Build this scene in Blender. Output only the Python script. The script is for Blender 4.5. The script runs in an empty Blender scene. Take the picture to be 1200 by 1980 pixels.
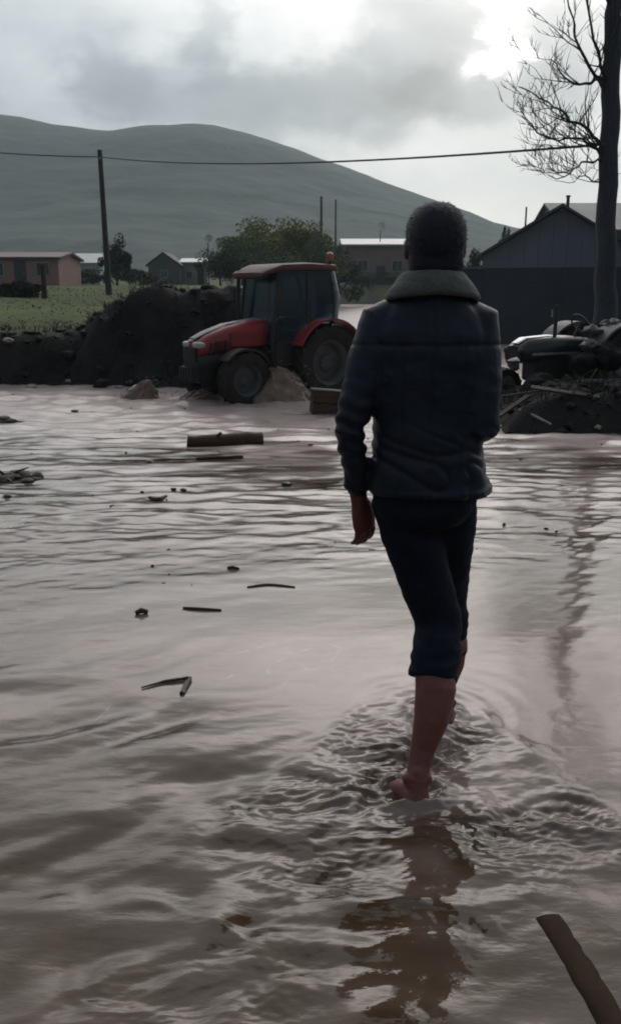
import bpy, bmesh, math, random
import numpy as np
from mathutils import Vector, Matrix

random.seed(7)
rng = np.random.default_rng(11)
SC = bpy.context.scene
COL = SC.collection
R = math.radians

# ------------------------------------------------------------------ camera
CAM_H, PITCH, FPX = 1.48, R(14.6), 1650.0
cam_d = bpy.data.cameras.new('camera')
cam_d.sensor_fit = 'VERTICAL'
cam_d.sensor_height = 24.0
cam_d.lens = 24.0 * FPX / 1980.0
cam_d.clip_start, cam_d.clip_end = 0.05, 6000
cam = bpy.data.objects.new('camera', cam_d)
cam.location = (0, 0, CAM_H)
cam.rotation_euler = (R(90) - PITCH, 0, 0)
COL.objects.link(cam)
SC.camera = cam

# ------------------------------------------------------------------ sky
SUN_AZ, SUN_EL = R(11.0), R(23.0)          # azimuth to the right of straight ahead, elevation
world = bpy.data.worlds.new('World')
SC.world = world
world.use_nodes = True
nt = world.node_tree
nt.nodes.clear()


def nmath(t, op, a, b=None, c=None):
    n = t.nodes.new('ShaderNodeMath')
    n.operation = op
    for i, s in enumerate((a, b, c)):
        if s is None:
            continue
        if isinstance(s, (int, float)):
            n.inputs[i].default_value = s
        else:
            t.links.new(s, n.inputs[i])
    return n.outputs[0]


def sky_nodes():
    t = nt
    out = t.nodes.new('ShaderNodeOutputWorld')
    bg = t.nodes.new('ShaderNodeBackground')
    bg.inputs['Strength'].default_value = 0.1
    t.links.new(bg.outputs[0], out.inputs[0])
    nis = t.nodes.new('ShaderNodeTexSky')
    nis.sky_type = 'NISHITA'
    nis.sun_disc = False
    nis.sun_elevation = SUN_EL
    nis.sun_rotation = SUN_AZ
    nis.dust_density = 1.0
    tc = t.nodes.new('ShaderNodeTexCoord')
    sep = t.nodes.new('ShaderNodeSeparateXYZ')
    t.links.new(tc.outputs['Generated'], sep.inputs[0])
    x, y, z = sep.outputs
    deg = 180 / math.pi
    az = nmath(t, 'MULTIPLY', nmath(t, 'ARCTAN2', x, y), deg)
    el = nmath(t, 'MULTIPLY', nmath(t, 'ARCSINE', z), deg)

    mp = t.nodes.new('ShaderNodeMapping')
    mp.inputs['Scale'].default_value = (1, 1, 1.7)
    t.links.new(tc.outputs['Generated'], mp.inputs[0])

    def noise(scale, detail, rough=0.55, off=0.0):
        n = t.nodes.new('ShaderNodeTexNoise')
        n.inputs['Scale'].default_value = scale
        n.inputs['Detail'].default_value = detail
        n.inputs['Roughness'].default_value = rough
        m2 = t.nodes.new('ShaderNodeMapping')
        m2.inputs['Location'].default_value = (off, off * .7, -off)
        t.links.new(mp.outputs[0], m2.inputs[0])
        t.links.new(m2.outputs[0], n.inputs['Vector'])
        return nmath(t, 'SUBTRACT', n.outputs[0], 0.5)
    n1, n2, n3 = noise(13, 8, .6), noise(13, 8, .6, 4.2), noise(6, 9, .62, 9.1)
    azd = nmath(t, 'MULTIPLY_ADD', n1, 8.0, az)
    eld = nmath(t, 'MULTIPLY_ADD', n2, 5.0, el)

    def blob(a0, e0, sa, se, power=1.0, d=True):
        A, E = (azd, eld) if d else (az, el)
        u = nmath(t, 'DIVIDE', nmath(t, 'SUBTRACT', A, a0), sa)
        v = nmath(t, 'DIVIDE', nmath(t, 'SUBTRACT', E, e0), se)
        q = nmath(t, 'ADD', nmath(t, 'MULTIPLY', u, u), nmath(t, 'MULTIPLY', v, v))
        if power != 1.0:
            q = nmath(t, 'POWER', q, power)
        return nmath(t, 'EXPONENT', nmath(t, 'MULTIPLY', q, -1.0))
    # thin bright overcast, brightest round the veiled sun, fading away from it
    cosang = nmath(t, 'ADD', nmath(t, 'ADD',
                   nmath(t, 'MULTIPLY', x, math.sin(SUN_AZ) * math.cos(SUN_EL)),
                   nmath(t, 'MULTIPLY', y, math.cos(SUN_AZ) * math.cos(SUN_EL))),
                   nmath(t, 'MULTIPLY', z, math.sin(SUN_EL)))
    ang = nmath(t, 'MULTIPLY', nmath(t, 'ARCCOSINE', nmath(t, 'MINIMUM', cosang, 0.99999)), deg)
    wide = nmath(t, 'EXPONENT', nmath(t, 'MULTIPLY', nmath(t, 'POWER', nmath(t, 'DIVIDE', ang, 62.0), 2.0), -1.0))
    mid = nmath(t, 'EXPONENT', nmath(t, 'MULTIPLY', nmath(t, 'POWER', nmath(t, 'DIVIDE', ang, 15.0), 2.0), -1.0))
    lum = nmath(t, 'MULTIPLY_ADD', wide, 0.32, 0.075)
    lum = nmath(t, 'MULTIPLY_ADD', mid, 0.05, lum)
    lum = nmath(t, 'MULTIPLY_ADD', blob(9, 27.5, 30, 8.3, 1.0, False), 1.85, lum)
    lowband = blob(14, 4.0, 34, 5.0, 1.0, False)
    lum = nmath(t, 'MULTIPLY_ADD', lowband, 0.22, lum)
    # heavier clouds in front of it
    for a0, e0, sa, se, k, p in ((-1.5, 11.2, 11.0, 2.5, .54, 2.2), (-11.8, 12.0, 3.0, 2.6, .42, 2.2),
                                 (-6.0, 14.0, 1.7, 2.4, .30, 2.0), (6.2, 15.0, 3.9, 4.6, .46, 2.2),
                                 (10.5, 11.2, 6.5, 1.7, .40, 2.0), (15.0, 15.5, 3.0, 4.4, .34, 1.8),
                                 (-15, 18, 14, 4.0, .12, 1.3), (-20, 9.5, 5, 1.6, .16, 1.4),
                                 (-24, 29, 12, 4.5, .25, 1.5),
                                 (28, 25, 10, 6, .25, 1.5)):
        lum = nmath(t, 'MULTIPLY', lum, nmath(t, 'SUBTRACT', 1.0, nmath(t, 'MULTIPLY', blob(a0, e0, sa, se, p), k)))
    lum = nmath(t, 'MULTIPLY', lum, nmath(t, 'MULTIPLY_ADD', n3, 0.95, 1.0))
    gap = nmath(t, 'ADD', blob(10.6, 16.5, 1.25, 2.8, 2.0), nmath(t, 'MULTIPLY', blob(12.0, 13.3, 1.5, .7, 1.5), .7))
    lum = nmath(t, 'MULTIPLY_ADD', gap, 1.0, lum)
    ramp = t.nodes.new('ShaderNodeValToRGB')
    ramp.color_ramp.elements[0].position = 0.18
    ramp.color_ramp.elements[0].color = (0.895, 1.0, 1.09, 1)
    ramp.color_ramp.elements[1].position = 0.8
    ramp.color_ramp.elements[1].color = (0.97, 1.0, 1.0, 1)
    k3 = ramp.color_ramp.elements.new(1.0)
    k3.color = (1.04, .975, .95, 1)
    ramp.color_ramp.elements[1].position = .46
    t.links.new(lum, ramp.inputs[0])
    sc = t.nodes.new('ShaderNodeVectorMath')
    sc.operation = 'SCALE'
    t.links.new(ramp.outputs[0], sc.inputs[0])
    t.links.new(nmath(t, 'MULTIPLY', lum, 10.0), sc.inputs['Scale'])
    mix = t.nodes.new('ShaderNodeMix')
    mix.data_type = 'RGBA'
    mix.inputs['Factor'].default_value = 0.93
    t.links.new(nis.outputs[0], mix.inputs['A'])
    t.links.new(sc.outputs[0], mix.inputs['B'])
    t.links.new(mix.outputs['Result'], bg.inputs['Color'])


sky_nodes()

sun_d = bpy.data.lights.new('sun', 'SUN')
sun_d.energy = 0.5
sun_d.angle = R(95)
sun_d.color = (1.0, 0.95, 0.86)
sun = bpy.data.objects.new('sun', sun_d)
sd = Vector((math.sin(SUN_AZ) * math.cos(SUN_EL), math.cos(SUN_AZ) * math.cos(SUN_EL), math.sin(SUN_EL)))
sun.rotation_euler = sd.to_track_quat('Z', 'Y').to_euler()
sun.location = (10, 30, 40)
COL.objects.link(sun)

vs = SC.view_settings
vs.view_transform = 'Standard'
vs.look = 'None'
vs.exposure = 1.05
vs.gamma = 1.0
vs.use_curve_mapping = False
SC.render.film_transparent = False
SC.cycles.use_denoising = True
SC.cycles.max_bounces = 6
SC.cycles.volume_bounces = 0
SC.cycles.transparent_max_bounces = 12
SC.cycles.caustics_reflective = False
SC.cycles.caustics_refractive = False
SC.cycles.filter_width = 1.9

# ------------------------------------------------------------------ helpers


def smooth(a, b, x):
    t = np.clip((np.asarray(x, float) - a) / (b - a), 0, 1)
    return t * t * (3 - 2 * t)


_P = rng.permutation(1024)
_GA = rng.uniform(0, 2 * math.pi, 1024)
_GX, _GY = np.cos(_GA), np.sin(_GA)


def perlin(x, y, seed=0):
    x = np.asarray(x, float) + seed * 17.31
    y = np.asarray(y, float) + seed * 5.77
    xi, yi = np.floor(x).astype(int), np.floor(y).astype(int)
    xf, yf = x - xi, y - yi
    u, v = xf * xf * xf * (xf * (xf * 6 - 15) + 10), yf * yf * yf * (yf * (yf * 6 - 15) + 10)

    def g(ix, iy, fx, fy):
        h = _P[(_P[ix & 1023] + iy) & 1023]
        return _GX[h] * fx + _GY[h] * fy
    a = g(xi, yi, xf, yf)
    b = g(xi + 1, yi, xf - 1, yf)
    c = g(xi, yi + 1, xf, yf - 1)
    d = g(xi + 1, yi + 1, xf - 1, yf - 1)
    return (a + u * (b - a)) + v * ((c + u * (d - c)) - (a + u * (b - a)))


def fbm(x, y, seed=0, octv=4, gain=.5):
    s, a, f = 0, 1, 1
    for i in range(octv):
        s = s + a * perlin(x * f, y * f, seed + i * 3)
        a *= gain
        f *= 2.03
    return s


class MB:
    """collects shapes, then links them as ONE mesh object"""

    def __init__(self):
        self.v, self.f = [], []

    def add(self, vf, M=None):
        v, f = vf
        o = len(self.v)
        if M is not None:
            v = [tuple(M @ Vector(p)) for p in v]
        self.v.extend([tuple(map(float, p)) for p in v])
        self.f.extend([tuple(int(i) + o for i in q) for q in f])
        return self

    def mesh(self, name, bevel=0.0, seg=2):
        m = bpy.data.meshes.new(name)
        m.from_pydata(self.v, [], self.f)
        bm = bmesh.new()
        bm.from_mesh(m)
        bmesh.ops.recalc_face_normals(bm, faces=bm.faces)
        if bevel:
            ed = [e for e in bm.edges if len(e.link_faces) == 2 and e.calc_face_angle(0) > R(30)]
            bmesh.ops.bevel(bm, geom=ed, offset=bevel, segments=seg, affect='EDGES', clamp_overlap=True)
        bm.to_mesh(m)
        bm.free()
        return m

    def build(self, name, mat, parent=None, smooth_=True, bevel=0.0, **kw):
        m = self.mesh(name, bevel)
        return link(name, m, mat, parent, smooth_, **kw)


def link(name, m, mat, parent=None, smooth_=True, angle=40, **kw):
    o = bpy.data.objects.new(name, m)
    if mat is not None:
        m.materials.append(mat)
    if smooth_ and len(m.polygons):
        m.polygons.foreach_set('use_smooth', [True] * len(m.polygons))
        if angle:
            m.set_sharp_from_angle(angle=R(angle))
    COL.objects.link(o)
    if parent is not None:
        o.parent = parent
    for k, val in kw.items():
        o[k] = val
    return o


def tag(o, label, cat, group=None):
    o['label'] = label
    o['category'] = cat
    if group:
        o['group'] = group
    return o


def empty(name, loc, label, cat, rz=0.0, group=None):
    o = bpy.data.objects.new(name, None)
    o.location = loc
    o.rotation_euler = (0, 0, rz)
    o.empty_display_size = .2
    COL.objects.link(o)
    return tag(o, label, cat, group)


def copy_tree(o, parent=None):
    c = o.copy()
    COL.objects.link(c)
    c.parent = parent
    for ch in [k for k in bpy.data.objects if k.parent == o]:
        copy_tree(ch, c)
    return c


def box(cx, cy, cz, sx, sy, sz):
    v = [(cx + i * sx / 2, cy + j * sy / 2, cz + k * sz / 2) for i in (-1, 1) for j in (-1, 1) for k in (-1, 1)]
    f = [(0, 1, 3, 2), (4, 6, 7, 5), (0, 4, 5, 1), (2, 3, 7, 6), (0, 2, 6, 4), (1, 5, 7, 3)]
    return v, f


def prism(poly, y0, y1):
    """polygon in x,z extruded along y"""
    n = len(poly)
    v = [(x, y0, z) for x, z in poly] + [(x, y1, z) for x, z in poly]
    f = [tuple(range(n)), tuple(range(2 * n - 1, n - 1, -1))]
    f += [(i, (i + 1) % n, n + (i + 1) % n, n + i) for i in range(n)]
    return v, f


def loft(rings, cap=True):
    n = len(rings[0])
    v = [tuple(p) for r in rings for p in r]
    f = []
    for i in range(len(rings) - 1):
        for j in range(n):
            f.append((i * n + j, i * n + (j + 1) % n, (i + 1) * n + (j + 1) % n, (i + 1) * n + j))
    if cap:
        f.append(tuple(range(n - 1, -1, -1)))
        o = (len(rings) - 1) * n
        f.append(tuple(range(o, o + n)))
    return v, f


def sring(cx, cy, z, rx, ry, p=2.0, n=24):
    out = []
    for i in range(n):
        a = 2 * math.pi * i / n
        c, s = math.cos(a), math.sin(a)
        out.append((cx + rx * math.copysign(abs(c) ** (2 / p), c), cy + ry * math.copysign(abs(s) ** (2 / p), s), z))
    return out


def tube(pts, rad, n=10, cap=True):
    pts = [Vector(p) for p in pts]
    if isinstance(rad, (int, float)):
        rad = [rad] * len(pts)
    rings = []
    t0 = (pts[1] - pts[0]).normalized()
    up = Vector((0, 0, 1)) if abs(t0.z) < .9 else Vector((0, 1, 0))
    a = t0.cross(up).normalized()
    for i, p in enumerate(pts):
        if i == 0:
            t = pts[1] - pts[0]
        elif i == len(pts) - 1:
            t = pts[-1] - pts[-2]
        else:
            t = pts[i + 1] - pts[i - 1]
        t.normalize()
        a = (a - t * a.dot(t)).normalized()
        b = t.cross(a)
        rr = rad[i]
        ra, rb = rr if isinstance(rr, (tuple, list)) else (rr, rr)
        rings.append([tuple(p + a * (ra * math.cos(k * 2 * math.pi / n)) + b * (rb * math.sin(k * 2 * math.pi / n))) for k in range(n)])
    return loft(rings, cap)


def ellipsoid(c, r, nu=20, nv=12, p=2.0):
    rings = []
    for i in range(nv + 1):
        th = math.pi * i / nv
        s = max(math.sin(th), 1e-3)
        zz = math.cos(th)
        rings.append([(c[0] + r[0] * s ** (2 / p) * math.copysign(abs(math.cos(a)) ** (2 / p), math.cos(a)),
                       c[1] + r[1] * s ** (2 / p) * math.copysign(abs(math.sin(a)) ** (2 / p), math.sin(a)),
                       c[2] + r[2] * math.copysign(abs(zz) ** (2 / p), zz)) for a in [2 * math.pi * k / nu for k in range(nu)]])
    return loft(rings, True)


def lathe_y(profile, n=32):
    """profile of (radius, y) spun about the y axis"""
    rings = [[(r * math.cos(2 * math.pi * k / n), y, r * math.sin(2 * math.pi * k / n)) for k in range(n)] for r, y in profile]
    return loft(rings, True)


def spline(pts, n):
    """Catmull-Rom through points"""
    P = [Vector(p) for p in pts]
    P = [P[0] * 2 - P[1]] + P + [P[-1] * 2 - P[-2]]
    out = []
    seg = len(P) - 3
    for i in range(n):
        s = i / (n - 1) * seg
        k = min(int(s), seg - 1)
        t = s - k
        a, b, c, d = P[k:k + 4]
        out.append(0.5 * ((2 * b) + (c - a) * t + (2 * a - 5 * b + 4 * c - d) * t * t + (3 * b - a - 3 * c + d) * t ** 3))
    return out


def remesh(mb, voxel, smooth_it=4, name='tmp'):
    m = mb.mesh(name)
    o = bpy.data.objects.new(name, m)
    COL.objects.link(o)
    md = o.modifiers.new('r', 'REMESH')
    md.mode = 'VOXEL'
    md.voxel_size = voxel
    ms = o.modifiers.new('s', 'SMOOTH')
    ms.factor = 0.5
    ms.iterations = smooth_it
    dg = bpy.context.evaluated_depsgraph_get()
    dg.update()
    res = bpy.data.meshes.new_from_object(o.evaluated_get(dg))
    bpy.data.objects.remove(o)
    bpy.data.meshes.remove(m)
    return res


def verts_np(m):
    a = np.empty(len(m.vertices) * 3)
    m.vertices.foreach_get('co', a)
    return a.reshape(-1, 3)


def normals_np(m):
    a = np.empty(len(m.vertices) * 3)
    m.vertices.foreach_get('normal', a)
    return a.reshape(-1, 3)


def set_np(m, a):
    m.vertices.foreach_set('co', np.ascontiguousarray(a).ravel())
    m.update()


def rock(mb, c, r, seed=0, squash=.7, sub=1):
    bm = bmesh.new()
    bmesh.ops.create_icosphere(bm, subdivisions=sub, radius=1)
    rr = random.Random(seed)
    vs_ = []
    sx, sy, sz = r * rr.uniform(.75, 1.3), r * rr.uniform(.75, 1.3), r * squash * rr.uniform(.7, 1.2)
    a = rr.uniform(0, 6.28)
    for v in bm.verts:
        k = rr.uniform(.78, 1.14)
        x, y, z = v.co.x * sx * k, v.co.y * sy * k, v.co.z * sz * k
        vs_.append((c[0] + x * math.cos(a) - y * math.sin(a), c[1] + x * math.sin(a) + y * math.cos(a), c[2] + z))
    mb.add((vs_, [[v.index for v in f.verts] for f in bm.faces]))
    bm.free()


# ------------------------------------------------------------------ materials


def mat(name, c1, c2=None, scale=6.0, rough=.7, bump=0.0, bscale=None, metal=0.0, spec=.5, sheen=0.0, detail=5, stretch=(1, 1, 1), coords='Object', rvar=0.1):
    m = bpy.data.materials.new(name)
    m.use_nodes = True
    t = m.node_tree
    b = t.nodes['Principled BSDF']
    b.inputs['Metallic'].default_value = metal
    b.inputs['Roughness'].default_value = rough
    b.inputs['Specular IOR Level'].default_value = spec
    b.inputs['Sheen Weight'].default_value = sheen
    b.inputs['Sheen Roughness'].default_value = .35
    c2 = c2 or tuple(x * .7 for x in c1)
    tc = t.nodes.new('ShaderNodeTexCoord')
    mp = t.nodes.new('ShaderNodeMapping')
    mp.inputs['Scale'].default_value = stretch
    t.links.new(tc.outputs[coords], mp.inputs[0])
    n = t.nodes.new('ShaderNodeTexNoise')
    n.inputs['Scale'].default_value = scale
    n.inputs['Detail'].default_value = detail
    n.inputs['Roughness'].default_value = .6
    t.links.new(mp.outputs[0], n.inputs['Vector'])
    r = t.nodes.new('ShaderNodeValToRGB')
    r.color_ramp.elements[0].position = .32
    r.color_ramp.elements[1].position = .68
    r.color_ramp.elements[0].color = (*c2, 1)
    r.color_ramp.elements[1].color = (*c1, 1)
    t.links.new(n.outputs[0], r.inputs[0])
    t.links.new(r.outputs[0], b.inputs['Base Color'])
    if rvar:
        t.links.new(nmath(t, 'MULTIPLY_ADD', n.outputs[0], rvar * 2, rough - rvar), b.inputs['Roughness'])
    if bump:
        n2 = t.nodes.new('ShaderNodeTexNoise')
        n2.inputs['Scale'].default_value = bscale or scale * 4
        n2.inputs['Detail'].default_value = 6
        t.links.new(mp.outputs[0], n2.inputs['Vector'])
        bp = t.nodes.new('ShaderNodeBump')
        bp.inputs['Strength'].default_value = 1.0
        bp.inputs['Distance'].default_value = bump
        t.links.new(n2.outputs[0], bp.inputs['Height'])
        t.links.new(bp.outputs[0], b.inputs['Normal'])
    return m


def glass_mat(name, tint, fac=.55, rough=.05):
    m = bpy.data.materials.new(name)
    m.use_nodes = True
    t = m.node_tree
    b = t.nodes['Principled BSDF']
    b.inputs['Base Color'].default_value = (*tint, 1)
    b.inputs['Roughness'].default_value = rough
    tr = t.nodes.new('ShaderNodeBsdfTransparent')
    tr.inputs[0].default_value = (.62, .7, .74, 1)
    mx = t.nodes.new('ShaderNodeMixShader')
    mx.inputs[0].default_value = fac
    t.links.new(tr.outputs[0], mx.inputs[1])
    t.links.new(b.outputs[0], mx.inputs[2])
    t.links.new(mx.outputs[0], t.nodes['Material Output'].inputs[0])
    return m


M_red = mat('red_paint', (.36, .018, .028), (.15, .04, .034), 2.6, .42, rvar=.15)
M_black = mat('black_iron', (.018, .019, .022), (.010, .011, .013), 8, .5, .002, 60)
M_rubber = mat('tyre_rubber', (.012, .012, .013), (.045, .033, .025), 5, .75, .003, 60, spec=.25)
M_mudwood = mat('muddy_bark', (.050, .035, .027), (.026, .019, .016), 5, .6, .01, 14, spec=.2)
M_rim = mat('dusty_rim', (.20, .21, .23), (.10, .095, .09), 6, .5)
M_hub = mat('dark_hub', (.075, .085, .095), (.05, .05, .05), 6, .55)
M_lamp = mat('lamp_lens', (.42, .46, .45), (.28, .30, .30), 14, .15)
M_chrome = mat('pale_metal', (.42, .44, .46), (.3, .31, .33), 10, .3, metal=.7)
M_beacon = mat('beacon_orange', (.45, .15, .11), (.36, .12, .09), 10, .3)
M_glass = glass_mat('cab_glass', (.05, .075, .10), .32)
M_wood = mat('wet_wood', (.085, .042, .026), (.042, .022, .016), 5, .5, .006, 20, stretch=(1, 8, 8), spec=.2)
M_pole = mat('weathered_pole', (.055, .055, .055), (.035, .034, .034), 6, .8, .004, 30, stretch=(6, 6, 1))
M_bark = mat('grey_bark', (.062, .070, .088), (.036, .041, .052), 9, .85, .02, 22, stretch=(3, 3, .7))
M_twig = mat('twig_bark', (.042, .036, .033), (.028, .024, .023), 9, .85)
M_stone = mat('pale_stone', (.30, .28, .25), (.18, .16, .14), 9, .7, .01)
M_darkstone = mat('dark_stone', (.03, .028, .026), (.018, .017, .016), 9, .45, .01)
M_clod = mat('dark_clods', (.028, .025, .025), (.014, .013, .014), 4, .75, .02, 14, spec=.1)
M_grass = mat('grass_blades', (.098, .128, .040), (.056, .070, .027), .25, .7, coords='Object', spec=.1)
M_leafdark = mat('leaf_dark', (.030, .045, .022), (.018, .028, .018), .8, .7, spec=.15)
M_leaf = mat('leaf_green', (.14, .17, .06), (.07, .10, .045), .45, .7, spec=.15)
M_leafy = mat('leaf_yellowish', (.27, .25, .06), (.14, .16, .05), .45, .7, spec=.15)
M_pinkwall = mat('pink_plaster', (.36, .21, .19), (.29, .17, .155), .8, .85, .01)
M_pinkwall2 = mat('dusty_pink_plaster', (.26, .19, .175), (.19, .14, .13), .7, .85, .01)
M_redroof = mat('red_eave', (.12, .035, .035), (.08, .028, .028), 2, .6)
M_palesheet = mat('pale_sheet_roof', (.52, .56, .54), (.38, .42, .41), .8, .4)
M_greensheet = mat('green_white_sheet', (.38, .48, .44), (.26, .36, .32), .8, .5)
M_greywall = mat('grey_plaster', (.13, .135, .15), (.09, .095, .105), .8, .85, .01)
M_darkroof = mat('dark_roof', (.045, .046, .048), (.030, .031, .033), 1.2, .7)
M_barnwall = mat('dark_block_wall', (.058, .065, .086), (.042, .048, .064), .9, .85, .012, 5, spec=.2)
M_barnsheet = mat('blue_grey_sheet', (.150, .168, .200), (.125, .14, .17), .7, .6, spec=.3)
M_barnroof = mat('barn_roof_sheet', (.075, .083, .098), (.05, .056, .066), .8, .75)
M_paleroof = mat('grey_green_roof', (.11, .13, .135), (.08, .095, .10), .6, .5)
M_cream = mat('cream_plaster', (.36, .33, .28), (.27, .25, .21), .8, .85)
M_window = glass_mat('house_glass', (.03, .035, .04), .85, .1)
M_frame = mat('window_paint', (.3, .3, .29), (.22, .22, .21), 5, .6)
M_dish = mat('dish_paint', (.70, .71, .70), (.6, .6, .6), 5, .5)
M_wire = mat('wire', (.05, .055, .06), (.04, .044, .05), 5, .6)

M_skin = mat('skin', (.21, .068, .053), (.14, .046, .037), 12, .5, .0015, 120)
M_hair = mat('black_hair', (.019, .022, .036), (.013, .015, .026), 60, .6, .003, 260, spec=.4)
M_jacket = mat('navy_jacket', (.017, .024, .039), (.012, .017, .029), 9, .42, .0012, 90, spec=.28, sheen=.02)
M_collar = mat('grey_collar', (.125, .130, .118), (.078, .085, .079), 40, .8, .004, 120, spec=.15, sheen=.25)
M_trouser = mat('dark_trousers', (.013, .0165, .030), (.009, .0115, .021), 16, .8, .003, 60, spec=.12, sheen=.04)
M_oldblue = mat('old_dark_paint', (.020, .030, .036), (.014, .02, .024), 6, .32)


def water_mat():
    m = bpy.data.materials.new('muddy_water')
    m.use_nodes = True
    t = m.node_tree
    b = t.nodes['Principled BSDF']
    b.inputs['Roughness'].default_value = .07
    b.inputs['IOR'].default_value = 1.39
    tc = t.nodes.new('ShaderNodeTexCoord')

    def noise(scale, stretch, detail=5, rot=0.0):
        mp = t.nodes.new('ShaderNodeMapping')
        mp.inputs['Scale'].default_value = stretch
        mp.inputs['Rotation'].default_value = (0, 0, rot)
        t.links.new(tc.outputs['Object'], mp.inputs[0])
        n = t.nodes.new('ShaderNodeTexNoise')
        n.inputs['Scale'].default_value = scale
        n.inputs['Detail'].default_value = detail
        n.inputs['Roughness'].default_value = .6
        t.links.new(mp.outputs[0], n.inputs['Vector'])
        return n.outputs[0]
    r = t.nodes.new('ShaderNodeValToRGB')
    e = r.color_ramp.elements
    e[0].position, e[0].color = .30, (.050, .026, .010, 1)
    e[1].position, e[1].color = .72, (.108, .067, .041, 1)
    k = e.new(.5)
    k.color = (.070, .041, .022, 1)
    s = nmath(t, 'ADD', nmath(t, 'MULTIPLY', noise(1.1, (1, .8, 1), 5, .5), .6), nmath(t, 'MULTIPLY', noise(5, (1, 1.6, 1), 4, .5), .4))
    t.links.new(s, r.inputs[0])
    at_ = t.nodes.new('ShaderNodeAttribute')
    at_.attribute_name = 'silt_sheen'
    r2 = t.nodes.new('ShaderNodeValToRGB')
    r2.color_ramp.elements[0].position, r2.color_ramp.elements[0].color = .34, (.33, .248, .225, 1)
    r2.color_ramp.elements[1].position, r2.color_ramp.elements[1].color = .66, (.50, .41, .385, 1)
    t.links.new(s, r2.inputs[0])
    mx = t.nodes.new('ShaderNodeMix')
    mx.data_type = 'RGBA'
    t.links.new(at_.outputs['Fac'], mx.inputs['Factor'])
    t.links.new(r.outputs[0], mx.inputs['A'])
    t.links.new(r2.outputs[0], mx.inputs['B'])
    t.links.new(mx.outputs['Result'], b.inputs['Base Color'])
    at3 = t.nodes.new('ShaderNodeAttribute')
    at3.attribute_name = 'churn'
    t.links.new(nmath(t, 'MULTIPLY_ADD', at3.outputs['Fac'], .13, nmath(t, 'MULTIPLY_ADD', at_.outputs['Fac'], .15, .06)), b.inputs['Roughness'])
    h = nmath(t, 'ADD', nmath(t, 'MULTIPLY_ADD', noise(2.2, (.6, 1.7, 1), 3, .1), 3.2, nmath(t, 'MULTIPLY', noise(16, (.6, 1.5, 1), 4, -.25), .7)), nmath(t, 'MULTIPLY', noise(45, (.7, 1.3, 1), 3, .2), .22))
    bp = t.nodes.new('ShaderNodeBump')
    at2 = t.nodes.new('ShaderNodeAttribute')
    at2.attribute_name = 'ripple'
    t.links.new(nmath(t, 'MULTIPLY_ADD', at2.outputs['Fac'], .34, .06), bp.inputs['Strength'])
    bp.inputs['Distance'].default_value = .006
    t.links.new(h, bp.inputs['Height'])
    t.links.new(bp.outputs[0], b.inputs['Normal'])
    return m


M_water = water_mat()
M_splash = mat('brown_splash', (.21, .14, .098), (.13, .083, .056), 5, .16, .010, 16)


def ground_mat():
    m = bpy.data.materials.new('mud_and_turf')
    m.use_nodes = True
    t = m.node_tree
    b = t.nodes['Principled BSDF']
    b.inputs['Roughness'].default_value = .85
    b.inputs['Specular IOR Level'].default_value = .1
    at = t.nodes.new('ShaderNodeAttribute')
    at.attribute_name = 'turf'
    tc = t.nodes.new('ShaderNodeTexCoord')

    def noise(scale, d=5):
        n = t.nodes.new('ShaderNodeTexNoise')
        n.inputs['Scale'].default_value = scale
        n.inputs['Detail'].default_value = d
        t.links.new(tc.outputs['Object'], n.inputs['Vector'])
        return n.outputs[0]

    def ramp(src, c1, c2, p1=.35, p2=.65):
        r = t.nodes.new('ShaderNodeValToRGB')
        r.color_ramp.elements[0].color = (*c1, 1)
        r.color_ramp.elements[1].color = (*c2, 1)
        r.color_ramp.elements[0].position = p1
        r.color_ramp.elements[1].position = p2
        t.links.new(src, r.inputs[0])
        return r.outputs[0]
    mud = ramp(noise(1.4, 7), (.012, .0112, .0125), (.030, .027, .027))
    turf = ramp(noise(.25, 7), (.055, .068, .026), (.10, .13, .040))
    mx = t.nodes.new('ShaderNodeMix')
    mx.data_type = 'RGBA'
    t.links.new(at.outputs['Fac'], mx.inputs['Factor'])
    t.links.new(mud, mx.inputs['A'])
    t.links.new(turf, mx.inputs['B'])
    t.links.new(mx.outputs['Result'], b.inputs['Base Color'])
    bp = t.nodes.new('ShaderNodeBump')
    bp.inputs['Distance'].default_value = .05
    t.links.new(noise(5, 8), bp.inputs['Height'])
    t.links.new(bp.outputs[0], b.inputs['Normal'])
    return m


M_ground = ground_mat()
M_hill = mat('hill_grass', (.066, .098, .074), (.028, .043, .040), .016, .9, 1.6, .06, detail=9)

# ------------------------------------------------------------------ land and water heights


def zw(y):
    y = np.asarray(y, float)
    return np.interp(y, [-20, 3.5, 6, 9, 12, 14.5, 25, 45, 90, 140], [0, 0, -.06, -.19, -.31, -.36, -.40, -.30, .16, .3])


FY = [14, 16, 20, 26, 40, 60, 90, 130, 220, 400, 900]
FZ = [.2, .45, .72, .95, 1.35, 1.75, 1.9, 2.3, 4.0, 9.0, 14.0]


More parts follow.
